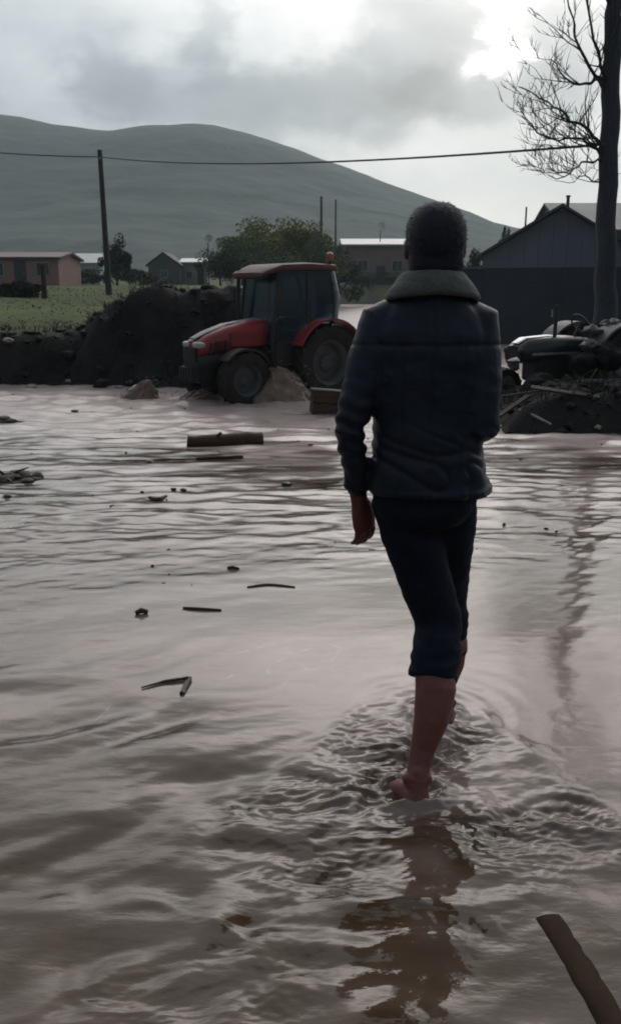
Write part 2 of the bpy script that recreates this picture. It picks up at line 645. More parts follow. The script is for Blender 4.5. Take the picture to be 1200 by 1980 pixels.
def land(x, y):
    """returns ground height and turf amount"""
    x, y = np.asarray(x, float), np.asarray(y, float)
    w = zw(y)
    nb = perlin(x * .45, y * .45, 3) * .7 + perlin(x * 1.3, y * 1.3, 5) * .3
    # left bank: front edge about 15.3 m out, its end curving back along the flooded lane
    front = y - (16.6 + 1.3 * nb + .5 * perlin(x * 2.3, y * 2.3, 6) + .25 * perlin(x * 5, y * 5, 7))
    side = (.1 + (y - 16) * .022 + .5 * nb) - x
    d = np.minimum(front, side)
    far = y - (88 + 3 * nb)
    d = np.maximum(d, far)
    mL = smooth(0, 1.4, d + .45 * perlin(x * 1.8, y * 1.8, 15) * (d > 0) + .2 * perlin(x * 3.3, y * 3.3, 16))
    field = np.interp(y, FY, FZ) + .10 * perlin(x * .2, y * .2, 8) + .06 * perlin(x * .7, y * .7, 9)
    crest = 1.42 + .50 * perlin(x * .6, y * .5, 12) + .34 * perlin(x * 1.5, y * 1.5, 13) + .22 * perlin(x * 3.1, y * 2.8, 14)
    mound = crest * smooth(-6.2, -3.6, x + .4 * nb) * (1 - smooth(21, 24.5, y)) * smooth(.2, 2.0, d)
    hl = np.maximum(field, mound - .02 + .0 * x)
    hL = (w - .12) + (hl - (w - .12)) * mL
    # right: mud heap and yard
    dr = np.minimum((y - (10.25 + .35 * nb)), (x - (2.15 + .25 * nb)) )
    heap = smooth(.0, .75, dr) * smooth(13.4, 12.6, y) * (.34 + .20 * smooth(2.6, 3.6, x) + .16 * perlin(x * 1.3, y * 1.3, 20))
    heap = heap + (.15 * perlin(x * 2.2, y * 2.2, 21) + .09 * perlin(x * 4.5, y * 4.5, 22)) * smooth(.05, .3, heap)
    yard_d = np.minimum(y - 12.2, x - np.maximum(3.0 + .25 * nb, .225 * y + .2 + .3 * nb))
    yard_d = np.minimum(yard_d, 60 - y)
    mY = smooth(0, 1.1, yard_d)
    yard = -.22 + .04 * perlin(x * .8, y * .8, 25) + np.clip(y - 25, 0, 30) * .006
    hR = (w - .12) + (yard - (w - .12)) * mY
    hR = np.where(heap * smooth(0, .5, dr) > .02, np.maximum(hR, w - .12 + (heap + .06) * smooth(0, .5, dr)), hR)
    h = np.maximum(hL, hR)
    # shallow bed where people walk
    near = 1 - smooth(5, 8, y)
    h = np.where((d < 0) & (yard_d < 0) & (heap < .02), w - .12 + near * .07, h)
    # far right and far left beyond the yard just follow the field
    fr = smooth(22, 40, np.abs(x)) * smooth(10, 30, y)
    h = h * (1 - fr) + np.maximum(field, h) * fr
    turf = mL * smooth(-.15, .5, field - mound + .5 * nb) * smooth(.9, 2.6, d + .8 * nb)
    turf = np.maximum(turf, fr)
    turf = np.where((yard_d > 0) & (y > 40), np.maximum(turf, .4), turf)
    return h, np.clip(turf, 0, 1)


def gz(x, y):
    return float(land(np.array([x]), np.array([y]))[0][0])


def wz(y):
    return float(zw(y))


def at(u, v, y=None, z=None):
    """world point seen at photo pixel u, v: at distance y, or on the water"""
    d = Vector(((u - 600) / FPX, math.cos(PITCH) + (990 - v) / FPX * -0.0, 0))
    fx, fy = (u - 600) / FPX, (990 - v) / FPX
    d = Vector((fx, math.cos(PITCH) + fy * math.sin(PITCH), -math.sin(PITCH) + fy * math.cos(PITCH)))
    o = Vector((0, 0, CAM_H))
    if y is not None:
        return o + d * (y / d.y)
    t = .2
    while t < 400:
        p = o + d * t
        if p.z <= (wz(p.y) if z is None else z):
            return p
        t *= 1.004
    return p


def grid_mesh(name, X, Y, Z):
    ny, nx = X.shape
    v = np.stack([X, Y, Z], -1).reshape(-1, 3)
    m = bpy.data.meshes.new(name)
    idx = np.arange(ny * nx).reshape(ny, nx)
    q = np.stack([idx[:-1, :-1], idx[:-1, 1:], idx[1:, 1:], idx[1:, :-1]], -1).reshape(-1, 4)
    m.vertices.add(len(v))
    m.vertices.foreach_set('co', v.ravel())
    m.loops.add(q.size)
    m.loops.foreach_set('vertex_index', q.ravel().astype(np.int32))
    m.polygons.add(len(q))
    m.polygons.foreach_set('loop_start', np.arange(0, q.size, 4, dtype=np.int32))
    m.update(calc_edges=True)
    m.validate()
    return m


def spread(dense0, dense1, step, far, k=1.22):
    a = list(np.arange(dense0, dense1 + 1e-6, step))
    s, x = step, a[-1]
    while x < far:
        s *= k
        x += s
        a.append(min(x, far))
    return a


def build_ground():
    xp = spread(0, 13, .16, 1500)
    xs = np.array([-x for x in xp[:0:-1]] + xp)
    ys = np.array([-1500, -600, -200, -80, -40, -20, -12] + spread(-8, 32, .16, 1500, 1.1))
    X, Y = np.meshgrid(xs, ys)
    Z, T = land(X, Y)
    m = grid_mesh('ground', X, Y, Z)
    a = m.attributes.new('turf', 'FLOAT', 'POINT')
    a.data.foreach_set('value', T.ravel().astype(np.float32))
    link('ground', m, M_ground, angle=0, kind='structure')


build_ground()


def build_hill():
    prof = [(-900, 150), (-300, 200), (5, 228), (60, 235), (130, 250), (240, 263), (310, 253), (390, 249), (430, 252), (500, 272), (560, 292),
            (620, 315), (700, 345), (760, 372), (815, 393), (900, 430), (985, 452), (1100, 480), (1300, 520), (1800, 552), (2600, 560)]
    D = 700.0
    px, pz = [], []
    for u, v in prof:
        p = at(u, v, D)
        px.append(p.x)
        pz.append(p.z)
    xs = np.linspace(-750, 900, 260)
    ys = np.linspace(230, 1250, 120)
    X, Y = np.meshgrid(xs, ys)
    R0 = np.interp(X, px, pz)
    k = np.ones(9) / 9
    prof_y = np.exp(-(np.abs((Y - D) / np.where(Y < D, 250, 240)) ** 1.9))
    edge = smooth(-750, -600, X) * (1 - smooth(600, 900, X))
    g = np.abs(perlin(X * .012, Y * .006, 31)) * 2
    ridge = perlin(X * .05, Y * .03, 33) * 3.0 + perlin(X * .13, Y * .1, 35) * .9
    Z = R0 * prof_y * edge + (g * 9 * smooth(0, 1, prof_y) * (1 - prof_y) + ridge * (1 - prof_y * .72)) * edge
    Z = Z - 6 * (1 - smooth(0.02, .1, prof_y)) + 7.0 * (1 - prof_y)
    m = grid_mesh('hill', X, Y, Z)
    link('hill', m, M_hill, angle=0, kind='structure')


build_hill()


def leg_marks():
    return [(.315, 2.30), (.44, 2.80)]


def build_water():
    # rows close together near the camera, spreading with distance
    vv = np.linspace(1985, 583, 860)
    elr = PITCH - np.arctan((990 - vv) / FPX)
    ys = []
    for e in elr:
        y = 1.5 / math.tan(e)
        for _ in range(12):
            y = (CAM_H - wz(y)) / math.tan(e)
            y = min(y, 150)
        ys.append(y)
    ys = np.array(ys)
    ys = np.maximum.accumulate(ys)
    keep = np.concatenate([[True], np.diff(ys) > 1e-4])
    ys = ys[keep]
    ys = np.concatenate([[-8, -4, -2, -1, -.4, 0, .3, .55, .75, .9, 1.03, 1.14, 1.24, 1.33], ys[ys > 1.36]])
    t = np.linspace(-1, 1, 640)
    tt = .40 * t + .28 * np.sign(t) * np.abs(t) ** 7
    spanw = np.maximum(np.abs(ys), 1.6) + .9
    X = spanw[:, None] * tt[None, :]
    Y = np.repeat(ys[:, None], len(t), 1)
    W = zw(Y)
    dist = np.maximum(Y, .6)
    # --- wave fields
    c, s = math.cos(.45), math.sin(.45)
    U, V = X * c + Y * s, -X * s + Y * c            # along / across the diagonal swell near left
    leftw = smooth(.5, -.25, X + .25 * (Y - 2.2)) * (1 - smooth(3.0, 4.2, Y))
    swell = .011 * fbm(U * .9, V * 2.4, 41, 3) * (1 - smooth(4.0, 6.5, Y))
    swell = swell + 2.0 * leftw * (.0135 * perlin(U * 2.0 + .6 * perlin(X * 2, Y * 2, 43), V * 4.6 + .9 * perlin(X * 2, Y * 2, 44), 45) + .0014 * perlin(U * 4, V * 11 + perlin(X * 3, Y * 3, 46), 47))
    # horizontal streak ripples further out
    warp = .5 * perlin(X * .6, Y * .6, 51)
    amp_s = smooth(3.6, 5.2, Y) * (1 - smooth(26, 50, Y)) * (.5 + .9 * smooth(-.15, .35, perlin(X * .35, Y * .28, 53)))
    st = .024 * perlin(X * .9 + warp, Y * 3.0 + warp * 2, 55) + .015 * perlin(X * 2.2, Y * 6.5 + warp, 57) + .008 * perlin(X * 5, Y * 11, 58) * (1 - smooth(11, 16, Y))
    calmr = 1 - .74 * np.exp(-(((X - 1.6) / .7) ** 2 + ((Y - 4.3) / 2.2) ** 2))
    h = (swell + st * amp_s) * calmr
    h = h + smooth(8, 11, Y) * (1 - smooth(18, 26, Y)) * (.055 * perlin(X * 1.1 + warp, Y * 2.4 + warp, 48) + .048 * perlin(X * 2.4 + warp, Y * 4.0, 49))
    # far gentle
    h = h + .02 * perlin(X * .7, Y * .9, 59) * smooth(9, 16, Y)
    # churned water behind the walker (wake widening towards the camera)
    cx, cy = .40, 2.95
    back = cy - Y
    lat = (X - cx + .10 * back) / np.maximum(.15 + .50 * np.maximum(back, 0), .05)
    edge_n = .35 * perlin(X * 3, Y * 3, 61)
    wake = smooth(1.15, .75, np.abs(lat) + edge_n) * smooth(-.12, .15, back) * (1 - .72 * smooth(.6, 1.3, back))
    w1, w2 = perlin(X * 4, Y * 4, 62), perlin(X * 4, Y * 4, 64)
    gate = .22 + 1.15 * smooth(-.2, .35, perlin(X * 2.2, Y * 2.8, 68))
    chop = (.0078 * perlin(X * 4.5 + 1.4 * w1, Y * 9 + 1.4 * w2, 63) + .0052 * perlin(X * 10 + 2.8 * w1, Y * 21 + 2.8 * w2, 65)) + .0020 * perlin(X * 30 + 3 * w2, Y * 55 + 3 * w1, 67)
    h = h + chop * wake * gate * 2.9
    # bow edges of the V
    h = h + .010 * np.exp(-((np.abs(lat) - 1.0) / .13) ** 2) * smooth(-.05, .3, back) * (1 - smooth(.7, 1.5, back)) * (.6 + perlin(X * 6, Y * 6, 69))
    # general small ripples, patchy, calm in the middle patch
    calm = np.exp(-(((X + .05) / 1.1) ** 2 + ((Y - 3.3) / .75) ** 2)) * .85
    calm = np.maximum(calm, np.exp(-(((X - 1.15) / .42) ** 2 + ((Y - 2.9) / 1.3) ** 2)) * .95)
    calm1 = smooth(2.45, 2.95, Y + .3 * X) * (1 - smooth(4.1, 5.2, Y + .35 * perlin(X * .9, Y * .9, 76))) * np.exp(-((X - .05) / 1.25) ** 4)
    calm = np.maximum(calm, .9 * calm1)
    h = swell * (1 - .75 * calm1) + (h - swell)
    patch = .35 + .8 * smooth(-.25, .4, perlin(X * .8, Y * .8, 71))
    rip = .0045 * perlin(U * 5, V * 13, 73) + .0024 * perlin(X * 13, Y * 20, 75) * (1 - smooth(5, 8, Y))
    h = h + .8 * rip * patch * (1 - calm) * (1 - smooth(7, 11, Y))
    # broken swirls low centre
    low = np.exp(-(((X - .0) / .65) ** 2 + ((Y - 1.75) / .40) ** 2))
    h = h + .0065 * smooth(2.6, 2.1, Y) * perlin(U * 3.2 + 1.6 * w1, V * 7 + 1.6 * w2, 104) * smooth(1.0, .5, X)
    h = h + low * (.022 * perlin(X * 5 + 1.5 * perlin(X * 3, Y * 3, 77), Y * 7 + 1.5 * perlin(X * 3, Y * 3, 79), 81))
    for lx, ly in leg_marks():
        r = np.hypot(X - lx, Y - ly)
        h = h + .022 * np.exp(-((r - .075) / .028) ** 2) * (.3 + 1.2 * np.clip(perlin(X * 22, Y * 22, 66) + .25, 0, 1))
        h = h + .007 * np.cos(r * 62) * np.exp(-r / .12) * smooth(.03, .07, r)
    # churn round the tractor and the debris
    tr = np.exp(-(((X + .9) / 2.2) ** 2 + ((Y - 14.8) / 1.0) ** 2))
    h = h + tr * (.10 * perlin(X * 2.6, Y * 3.4, 83) + .06 * perlin(X * 6, Y * 7, 85))
    silt_sheen = smooth(8.5, 12.5, Y + perlin(X * .4, Y * .4, 86)) * .95 + smooth(5.0, 9.5, Y + 1.2 * perlin(X * .5, Y * .5, 87)) * (.62 + .75 * perlin(X * .55 + warp, Y * 1.3, 88) + .3 * perlin(X * 2, Y * 5, 89))
    silt_sheen = silt_sheen + .30 * wake * smooth(-.1, .3, perlin(X * 3 + w1, Y * 5 + w2, 90)) + .16 * smooth(.05, .4, perlin(U * 1.2, V * 3.5, 92))
    silt_sheen = silt_sheen + .34 * smooth(2.0, 3.0, Y + .5 * X * (X > 0) + .4 * perlin(X * .9, Y * .9, 100)) * (.8 + .5 * perlin(X * .8 + warp, Y * 1.6, 101))  # mid-water lightening: reflected sky brightness put into the colour
    silt_sheen = silt_sheen + .5 * tr + .10 * smooth(.0, .35, perlin(U * .9 + .9 * w1, V * 3.2 + .9 * w2, 105)) * smooth(3, 2.2, Y)
    silt_sheen = silt_sheen - .62 * smooth(-.02, .30, perlin(X * .7 + 1.4 * warp, Y * 1.9 + warp, 106)) * smooth(5.5, 7, Y) * (1 - smooth(13.5, 15.5, Y)) - .30 * smooth(.05, .3, perlin(X * 1.9 + warp, Y * 4.6, 107)) * smooth(5, 7, Y) * (1 - smooth(14, 16, Y))
    silt_sheen = silt_sheen * (1 - .9 * np.exp(-(((X + .82) / .16) ** 2 + ((Y - 1.95) / .3) ** 2)))
    wq, wr = perlin(X * 1.6, Y * 1.6, 94), perlin(X * 1.6, Y * 1.6, 95)
    scum = np.exp(-(perlin(U * 1.8 + 1.3 * wq, V * 4.5 + 1.3 * wr, 96) / .022) ** 2) * smooth(.05, .35, perlin(X * 1.3 + wq, Y * 1.8, 97)) * smooth(-.25, .2, perlin(X * 14, Y * 20, 98))
    silt_sheen = silt_sheen + .45 * scum
    h = h * (1 - .85 * np.exp(-((X - .56) ** 2 + (Y - 1.65) ** 2) / .075))
    m = grid_mesh('water', X, Y, W + h)
    a = m.attributes.new('churn', 'FLOAT', 'POINT')
    a.data.foreach_set('value', (smooth(8.5, 13, Y + perlin(X * .7, Y * .7, 102)) * (.8 + .4 * perlin(X * .8, Y * 2, 103))).clip(0, 1).ravel().astype(np.float32))
    a = m.attributes.new('ripple', 'FLOAT', 'POINT')
    a.data.foreach_set('value', np.clip(calmr * (1 - .8 * calm), 0, 1).ravel().astype(np.float32))
    a = m.attributes.new('silt_sheen', 'FLOAT', 'POINT')
    a.data.foreach_set('value', np.clip(silt_sheen, 0, 1).ravel().astype(np.float32))
    link('water', m, M_water, angle=0, kind='structure')


build_water()

# ------------------------------------------------------------------ buildings and far setting


def window(parent, x, y, z, w, h, face=-1):
    fr = MB()
    for sx in (-1, 1):
        fr.add(box(x + sx * (w / 2 - .04), y + face * .03, z, .08, .1, h))
    for sz in (-1, 1):
        fr.add(box(x, y + face * .03, z + sz * (h / 2 - .04), w - .16, .1, .08))
    fr.add(box(x, y + face * .025, z, .05, .07, h - .16))
    f = fr.build('window', M_frame, parent, False)
    MB().add(box(x, y + face * .012, z, w - .16, .02, h - .16)).build('pane', M_window, f, False)


def house(name, label, x0, x1, y, depth, zb, ze, zr, wall, roof, ridge='x', over=.3, roof_t=.12, wins=(), door=None, chim=None, rz=0.0):
    """local frame: x along the front, y going back; zr the ridge height"""
    cx = (x0 + x1) / 2
    e = empty(name, (cx, y, zb), label, 'house', rz)
    w = x1 - x0
    H, Rr = ze - zb, zr - zb
    b = MB()
    if ridge == 'x':
        b.add(box(0, depth / 2, H / 2 - .3, w, depth, H + .6))
        for sx in (-1, 1):
            b.add(([(sx * (w / 2 - .1), .02, H), (sx * (w / 2 - .1), depth - .02, H), (sx * (w / 2 - .1), depth / 2, Rr - .05),
                    (sx * (w / 2 - .002), .02, H), (sx * (w / 2 - .002), depth - .02, H), (sx * (w / 2 - .002), depth / 2, Rr - .05)],
                   [(0, 1, 2), (5, 4, 3), (0, 3, 4, 1), (1, 4, 5, 2), (2, 5, 3, 0)]))
    else:
        b.add(prism([(-w / 2, -.6), (w / 2, -.6), (w / 2, H), (0, Rr - .04), (-w / 2, H)], 0, depth))
    b.build('wall', wall, e, False)
    r = MB()
    if ridge == 'x':
        sl = (Rr - H) / (depth / 2)
        for s in (0, 1):
            ya, yb = (-over, depth / 2) if s == 0 else (depth + over, depth / 2)
            za, zb_ = H - sl * over, Rr
            r.add(([(-w / 2 - over, ya, za), (w / 2 + over, ya, za), (w / 2 + over, yb, zb_), (-w / 2 - over, yb, zb_),
                    (-w / 2 - over, ya, za + roof_t), (w / 2 + over, ya, za + roof_t), (w / 2 + over, yb, zb_ + roof_t), (-w / 2 - over, yb, zb_ + roof_t)],
                   [(0, 1, 2, 3), (4, 7, 6, 5), (0, 4, 5, 1), (1, 5, 6, 2), (2, 6, 7, 3), (3, 7, 4, 0)]))
    else:
        sl = (Rr - H) / (w / 2)
        for s in (-1, 1):
            xa = s * (w / 2 + over)
            za = H - sl * over
            r.add(prism([(xa, za), (0, Rr), (0, Rr + roof_t), (xa, za + roof_t)], -over, depth + over))
    ro = r.build('roof', roof, e, False)
    for (wx, wzz, ww, wh) in wins:
        window(e, wx, 0, wzz, ww, wh)
    if door:
        d = MB().add(box(door[0], -.03, door[2] / 2, door[1], .08, door[2])).build('door', M_darkroof, e, False)
        MB().add(box(door[0] + door[1] * .35, -.09, door[2] * .48, .12, .04, .04)).build('handle', M_chrome, d, False)
    if chim:
        MB().add(tube([(chim[0], chim[1], H), (chim[0], chim[1], Rr + chim[2])], .10, 10)).build('chimney', M_darkroof, ro)
    return e


# far-left pink house, small houses on the field
p0, p1 = at(-70, 500, 62), at(112, 500, 62)
house('pink_house', 'long pink plastered house with dark red eave at far left of the field', p0.x, p1.x, 62, 6, gz(-19, 62), at(0, 500, 62).z, at(0, 488, 62).z,
      M_pinkwall, M_redroof, 'x', .25, .14, wins=((2.2, 1.1, 1.0, 1.0), (-1.0, 1.1, 1.0, 1.0)), door=(.6, .8, 1.7))
p0, p1 = at(128, 500, 90), at(192, 500, 90)
house('pale_roofed_house', 'low house with pale green and white sheet roof left of the utility pole', p0.x, p1.x, 90, 5, gz(p0.x, 90), at(0, 508, 90).z, at(0, 490, 90).z,
      M_greensheet, M_palesheet, 'x', .25, .1, wins=((-.8, 1.2, .8, .8),))
p0, p1 = at(286, 500, 82), at(346, 500, 82)
house('grey_gable_house', 'small grey house with dark pointed gable beside the pale roofed shed', p0.x, p1.x, 82, 5, gz(p0.x, 82), at(0, 512, 82).z, at(0, 490, 82).z,
      M_greywall, M_darkroof, 'y', .2, .14, wins=((0, 1.0, .7, .7),))
p0, p1 = at(350, 500, 84), at(400, 500, 84)
house('cream_shed', 'cream shed with pale low pitched sheet roof right of the grey gable house', p0.x, p1.x, 84, 4, gz(p0.x, 84), at(0, 508, 84).z, at(0, 500, 84).z,
      M_cream, M_palesheet, 'x', .2, .1, wins=((-.5, 1.0, .6, .7),), door=(.6, .6, 1.5))
p0, p1 = at(668, 500, 97), at(818, 500, 97)
house('brown_pink_house', 'dusty pink house with pale sheet roof behind the walking man', p0.x, p1.x, 97, 9, gz(p0.x, 97), at(0, 474, 97).z, at(0, 460, 97).z,
      M_pinkwall2, M_palesheet, 'x', .5, .16, wins=((-2.4, 2.0, 1.2, 1.2), (1.4, 2.0, 1.2, 1.2)), door=(-.4, 1.0, 2.0))
# lighter roof behind the barn
p0 = at(1092, 500, 44)
house('long_grey_house', 'long house with grey green roof showing behind the dark barn', p0.x, p0.x + 9, 44, 8, -.2, at(0, 446, 44).z, at(0, 397, 48).z,
      M_greywall, M_paleroof, 'x', .2, .12)


def barn():
    zb = -.35
    xa, xc, y = at(934, 490, 30).x, at(1087, 400, 30).x, 30.0
    ze, zr = at(0, 492, 30).z, at(0, 400, 30).z
    hw = xc - xa
    e = empty('barn', (xc, y, zb), 'dark barn with blue grey gable and metal chimney at right', 'barn', -R(17.5))
    H, T = ze - zb, zr - zb
    low = at(0, 517, 30).z - zb
    b = MB()
    b.add(box(0, 5, low / 2 - .3, hw * 2 - .1, 10, low + .6))
    b.add(prism([(-hw + .07, low + .003), (hw - .07, low + .003), (hw - .07, H), (0, T - .06), (-hw + .07, H)], .12, 9.9))
    b.build('wall', M_barnwall, e, False)
    # vertical cladding sheets of the gable, each its own piece
    n = 11
    for i in range(n):
        x0_, x1_ = -hw + 2 * hw * i / n + .004, -hw + 2 * hw * (i + 1) / n - .004

        def top(xx):
            return T - (T - H) * abs(xx) / hw - .03
        poly = [(x0_, low), (x1_, low), (x1_, top(x1_))]
        if x0_ < 0 < x1_:
            poly.append((0, top(0)))
        poly.append((x0_, top(x0_)))
        MB().add(prism(poly, .0 + .002 * (i % 2), .10)).build('panel', M_barnsheet, e, False)
    r = MB()
    for s in (-1, 1):
        ov = .22
        xo = s * (hw + ov)
        zo = H - (T - H) / hw * ov
        r.add(prism([(xo, zo), (0, T), (0, T + .09), (xo, zo + .09)], -.3, 10.3))
    ro = r.build('roof', M_barnroof, e, False)
    MB().add(tube([(.12, 1.2, T - .2), (.12, 1.2, T + .42)], .055, 10)).add(tube([(.12, 1.2, T + .42), (.12, 1.2, T + .47)], .08, 10)).build('chimney', M_black, ro)
    d = MB().add(box(-.7, -.03, 1.0, 1.5, .06, 2.1)).build('door', M_barnwall, e, False)
    MB().add(box(-.1, -.09, 1.05, .05, .06, .25)).build('handle', M_chrome, d, False)
    return e


barn()
# low compound wall left of the barn
wl = MB()
x0 = at(884, 520, 31).x
x1 = at(944, 520, 31).x
b = wl.add(box((x0 + x1) / 2, 31, (at(0, 521, 31).z - .9) / 2, x1 - x0, .35, at(0, 521, 31).z + .9)).build('yard_wall', M_barnwall, None, False, .02)
tag(b, 'low dark yard wall between the barn and the walking man', 'wall')
MB().add(box((x0 + x1) / 2, 31, at(0, 521, 31).z + .045, x1 - x0 + .1, .45, .08)).build('coping', M_barnsheet, b, False, .01)


def pole(name, u, vtop, y, label, r=.11, lean=0.0, arm=False, insul=True):
    p = at(u, vtop, y)
    zb = gz(p.x, y) - .3
    e = empty(name, (p.x, y, zb), label, 'utility pole', 0, 'wooden utility poles')
    h = p.z - zb
    MB().add(tube([(0, 0, 0), (lean * .5, 0, h * .5), (lean, 0, h)], [r * 1.2, r, r * .8], 12)).build('post', M_pole, e)
    if insul:
        MB().add(tube([(lean, -.0, h - .42), (lean + .02, -.22, h - .40)], .02, 8)).build('bracket', M_black, e)
        MB().add(ellipsoid((lean + .02, -.24, h - .36), (.05, .05, .08), 10, 8)).build('insulator', M_rim, e)
    if arm:
        MB().add(box(lean, -.12, h - .35, 1.0, .1, .1)).build('crossarm', M_pole, e, False, .01)
    return e, Vector((p.x + lean + .02, y - .24, zb + h - .3))


pA, wA = pole('utility_pole', 195, 290, 38, 'tall dark wooden utility pole leaning slightly on the left field', .12, -.04)
pB, wB = pole('utility_pole', -330, 240, 37, 'utility pole further left along the same wire', .12)
pC, _ = pole('utility_pole', 621, 380, 100, 'thin distant pole rising above the trees behind the tractor cab', .16)
pD, _ = pole('utility_pole', 649, 386, 108, 'fainter thin pole right beside the distant pole behind the cab', .12)
pE, _ = pole('utility_pole', 1017, 400, 60, 'short thin pole sticking up behind the barn roof slope', .07, insul=False)

# ------------------------------------------------------------------ bare tree on the right


def bare_tree():
    TY = 15.2
    base = at(1166, 560, TY)
    base.z = gz(base.x, TY) - .15
    e = empty('bare_tree', base, 'tall bare tree with thick grey trunk at right edge', 'tree')

    def L(u, v, dy=0.0):
        return at(u, v, TY + dy) - base
    tr_pts = [Vector((0.05, 0, 0)), L(1169, 600), L(1170, 480), L(1175, 320), L(1181, 170), L(1190, 0), L(1262, -170), L(1365, -340), L(1470, -520), L(1560, -700)]
    rad = [.30, .19, .165, .155, .145, .125, .105, .085, .06, .03]
    pts = spline(tr_pts, 40)
    rr = np.interp(np.linspace(0, 9, 40), range(10), rad)
    pts = [p + Vector((.02 * math.sin(i * 1.7), .02 * math.cos(i * 1.1), 0)) for i, p in enumerate(pts)]
    MB().add(tube(pts, [float(r) for r in rr], 16)).build('trunk', M_bark, e)
    rd = random.Random(5)

    def grow(mb, p, d, length, r, depth):
        n = 7
        path = [p.copy()]
        dd = d.normalized()
        rads = [r]
        for i in range(n):
            dd = (dd + Vector((rd.gauss(0, .14), rd.gauss(0, .14), rd.gauss(.055, .09)))).normalized()
            path.append(path[-1] + dd * (length / n))
            rads.append(r * (1 - .75 * (i + 1) / n))
        mb.add(tube(path, rads, 6 if depth < 2 else 4))
        if depth >= 3:
            return
        k = {0: 7, 1: 5, 2: 3}[depth]
        for j in range(k):
            t = rd.uniform(.22, .98)
            ii = min(int(t * n), n - 1)
            q = path[ii].lerp(path[ii + 1], t * n - ii)
            base_d = (path[ii + 1] - path[ii]).normalized()
            side = Vector((rd.gauss(0, 1), rd.gauss(0, 1), rd.gauss(.45, .6)))
            nd = (base_d * .9 + side.normalized() * .75).normalized()
            grow(mb, q, nd, length * rd.uniform(.32, .55), max(rads[ii] * .55, .006), depth + 1)

    # limbs seen in the photograph, each traced by a few points, then twigs from them
    limbs = [
        ([(1172, 312), (1150, 290), (1118, 268), (1060, 268), (1006, 225)], .042),
        ([(1172, 290), (1140, 262), (1100, 225), (1062, 200), (1005, 165)], .045),
        ([(1176, 190), (1158, 160), (1125, 165), (1092, 150), (1062, 112)], .045),
        ([(1178, 165), (1150, 140), (1120, 90), (1105, 40), (1088, -30)], .045),
        ([(1172, 322), (1145, 310), (1110, 325), (1085, 345), (1060, 340)], .030),
        ([(1170, 360), (1150, 350), (1125, 340), (1110, 350), (1070, 350)], .022),
        ([(1172, 285), (1155, 278), (1110, 287), (1075, 282), (1040, 285)], .028),
        ([(1176, 200), (1160, 120), (1140, 40), (1128, -40), (1120, -130)], .04),
        ([(1190, 20), (1170, -10), (1140, -60), (1120, -120), (1100, -190)], .05),
        ([(1218, -60), (1212, -140), (1222, -230), (1216, -300), (1230, -390)], .075),
        ([(1260, -165), (1258, -260), (1280, -340), (1272, -440), (1295, -540)], .075),
        ([(1235, -125), (1300, -190), (1370, -250), (1430, -300), (1480, -380)], .05),
        ([(1185, 60), (1235, -10), (1280, -80), (1320, -180), (1340, -240)], .05),
        ([(1415, -430), (1370, -520), (1340, -600), (1325, -700), (1310, -790)], .06),
        ([(1186, 110), (1240, 80), (1290, 30), (1340, 0), (1380, -60)], .045),
    ]
    for i, (pp, r) in enumerate(limbs):
        mb = MB()
        dys = [0, -.1, rd.uniform(-.5, .4), rd.uniform(-.8, .7), rd.uniform(-1.1, 1.0)]
        path = spline([L(u, v, dy) for (u, v), dy in zip(pp, dys)], 14)
        path = [q + Vector((rd.gauss(0, .02), rd.gauss(0, .02), rd.gauss(0, .02))) * (k > 0) for k, q in enumerate(path)]
        rads = [.74 * r * (1 - .75 * k / 13) for k in range(14)]
        mb.add(tube(path, rads, 7))
        for j in range(11):
            k = rd.randint(3, 13)
            dd = (path[k] - path[k - 1]).normalized()
            side = Vector((rd.gauss(-.3, .8), rd.gauss(0, .8), rd.gauss(.55, .5))).normalized()
            grow(mb, path[k], dd * .7 + side * .8, rd.uniform(.45, 1.0), rads[k] * .55, 1 if j % 2 else 2)
        mb.build('branch', M_twig, e)
    return e, base


tree_e, tree_base = bare_tree()


def wire(a, b, sag, label, r=.022):
    pts = []
    for i in range(25):
        t = i / 24
        p = a.lerp(b, t)
        p.z -= sag * 4 * t * (1 - t)
        pts.append(p)
    o = MB().add(tube(pts, r, 6)).build('power_line', M_wire, None)
    tag(o, label, 'wire')


wire(wA, at(1170, 279, 15.05), .28, 'thin dark wire strung from the utility pole to the bare tree')
wire(wB, wA, .22, 'thin dark wire running left from the utility pole out of the picture')

# ------------------------------------------------------------------ bushy trees, shrubs


def leaf_crown(mb, centre, rad, n, size, seed, gap=.5):
    rd = random.Random(seed)
    clumps = []
    for i in range(26):
        a, c = rd.uniform(0, 6.283), rd.uniform(-.75, 1)
        rr = rd.uniform(.35, .98)
        s = math.sqrt(max(0, 1 - c * c))
        clumps.append((Vector((centre[0] + rad[0] * rr * s * math.cos(a), centre[1] + rad[1] * rr * s * math.sin(a), centre[2] + rad[2] * rr * c)), rd.uniform(.2, .42)))
    for i in range(n):
        cc, cr = rd.choice(clumps)
        k = Vector((rd.gauss(0, 1), rd.gauss(0, 1), rd.gauss(0, 1))).normalized() * (rd.random() ** .4) * cr
        p = cc + Vector((k.x * rad[0], k.y * rad[1], k.z * rad[2] * 1.1))
        a = Vector((rd.gauss(0, 1), rd.gauss(0, 1), rd.gauss(0, 1))).normalized()
        b = a.orthogonal().normalized()
        c = a.cross(b)
        s = size * rd.uniform(.6, 1.5)
        mb.add(([p + b * s, p + c * s * .45, p - b * s, p - c * s * .45], [(0, 1, 2, 3)]))


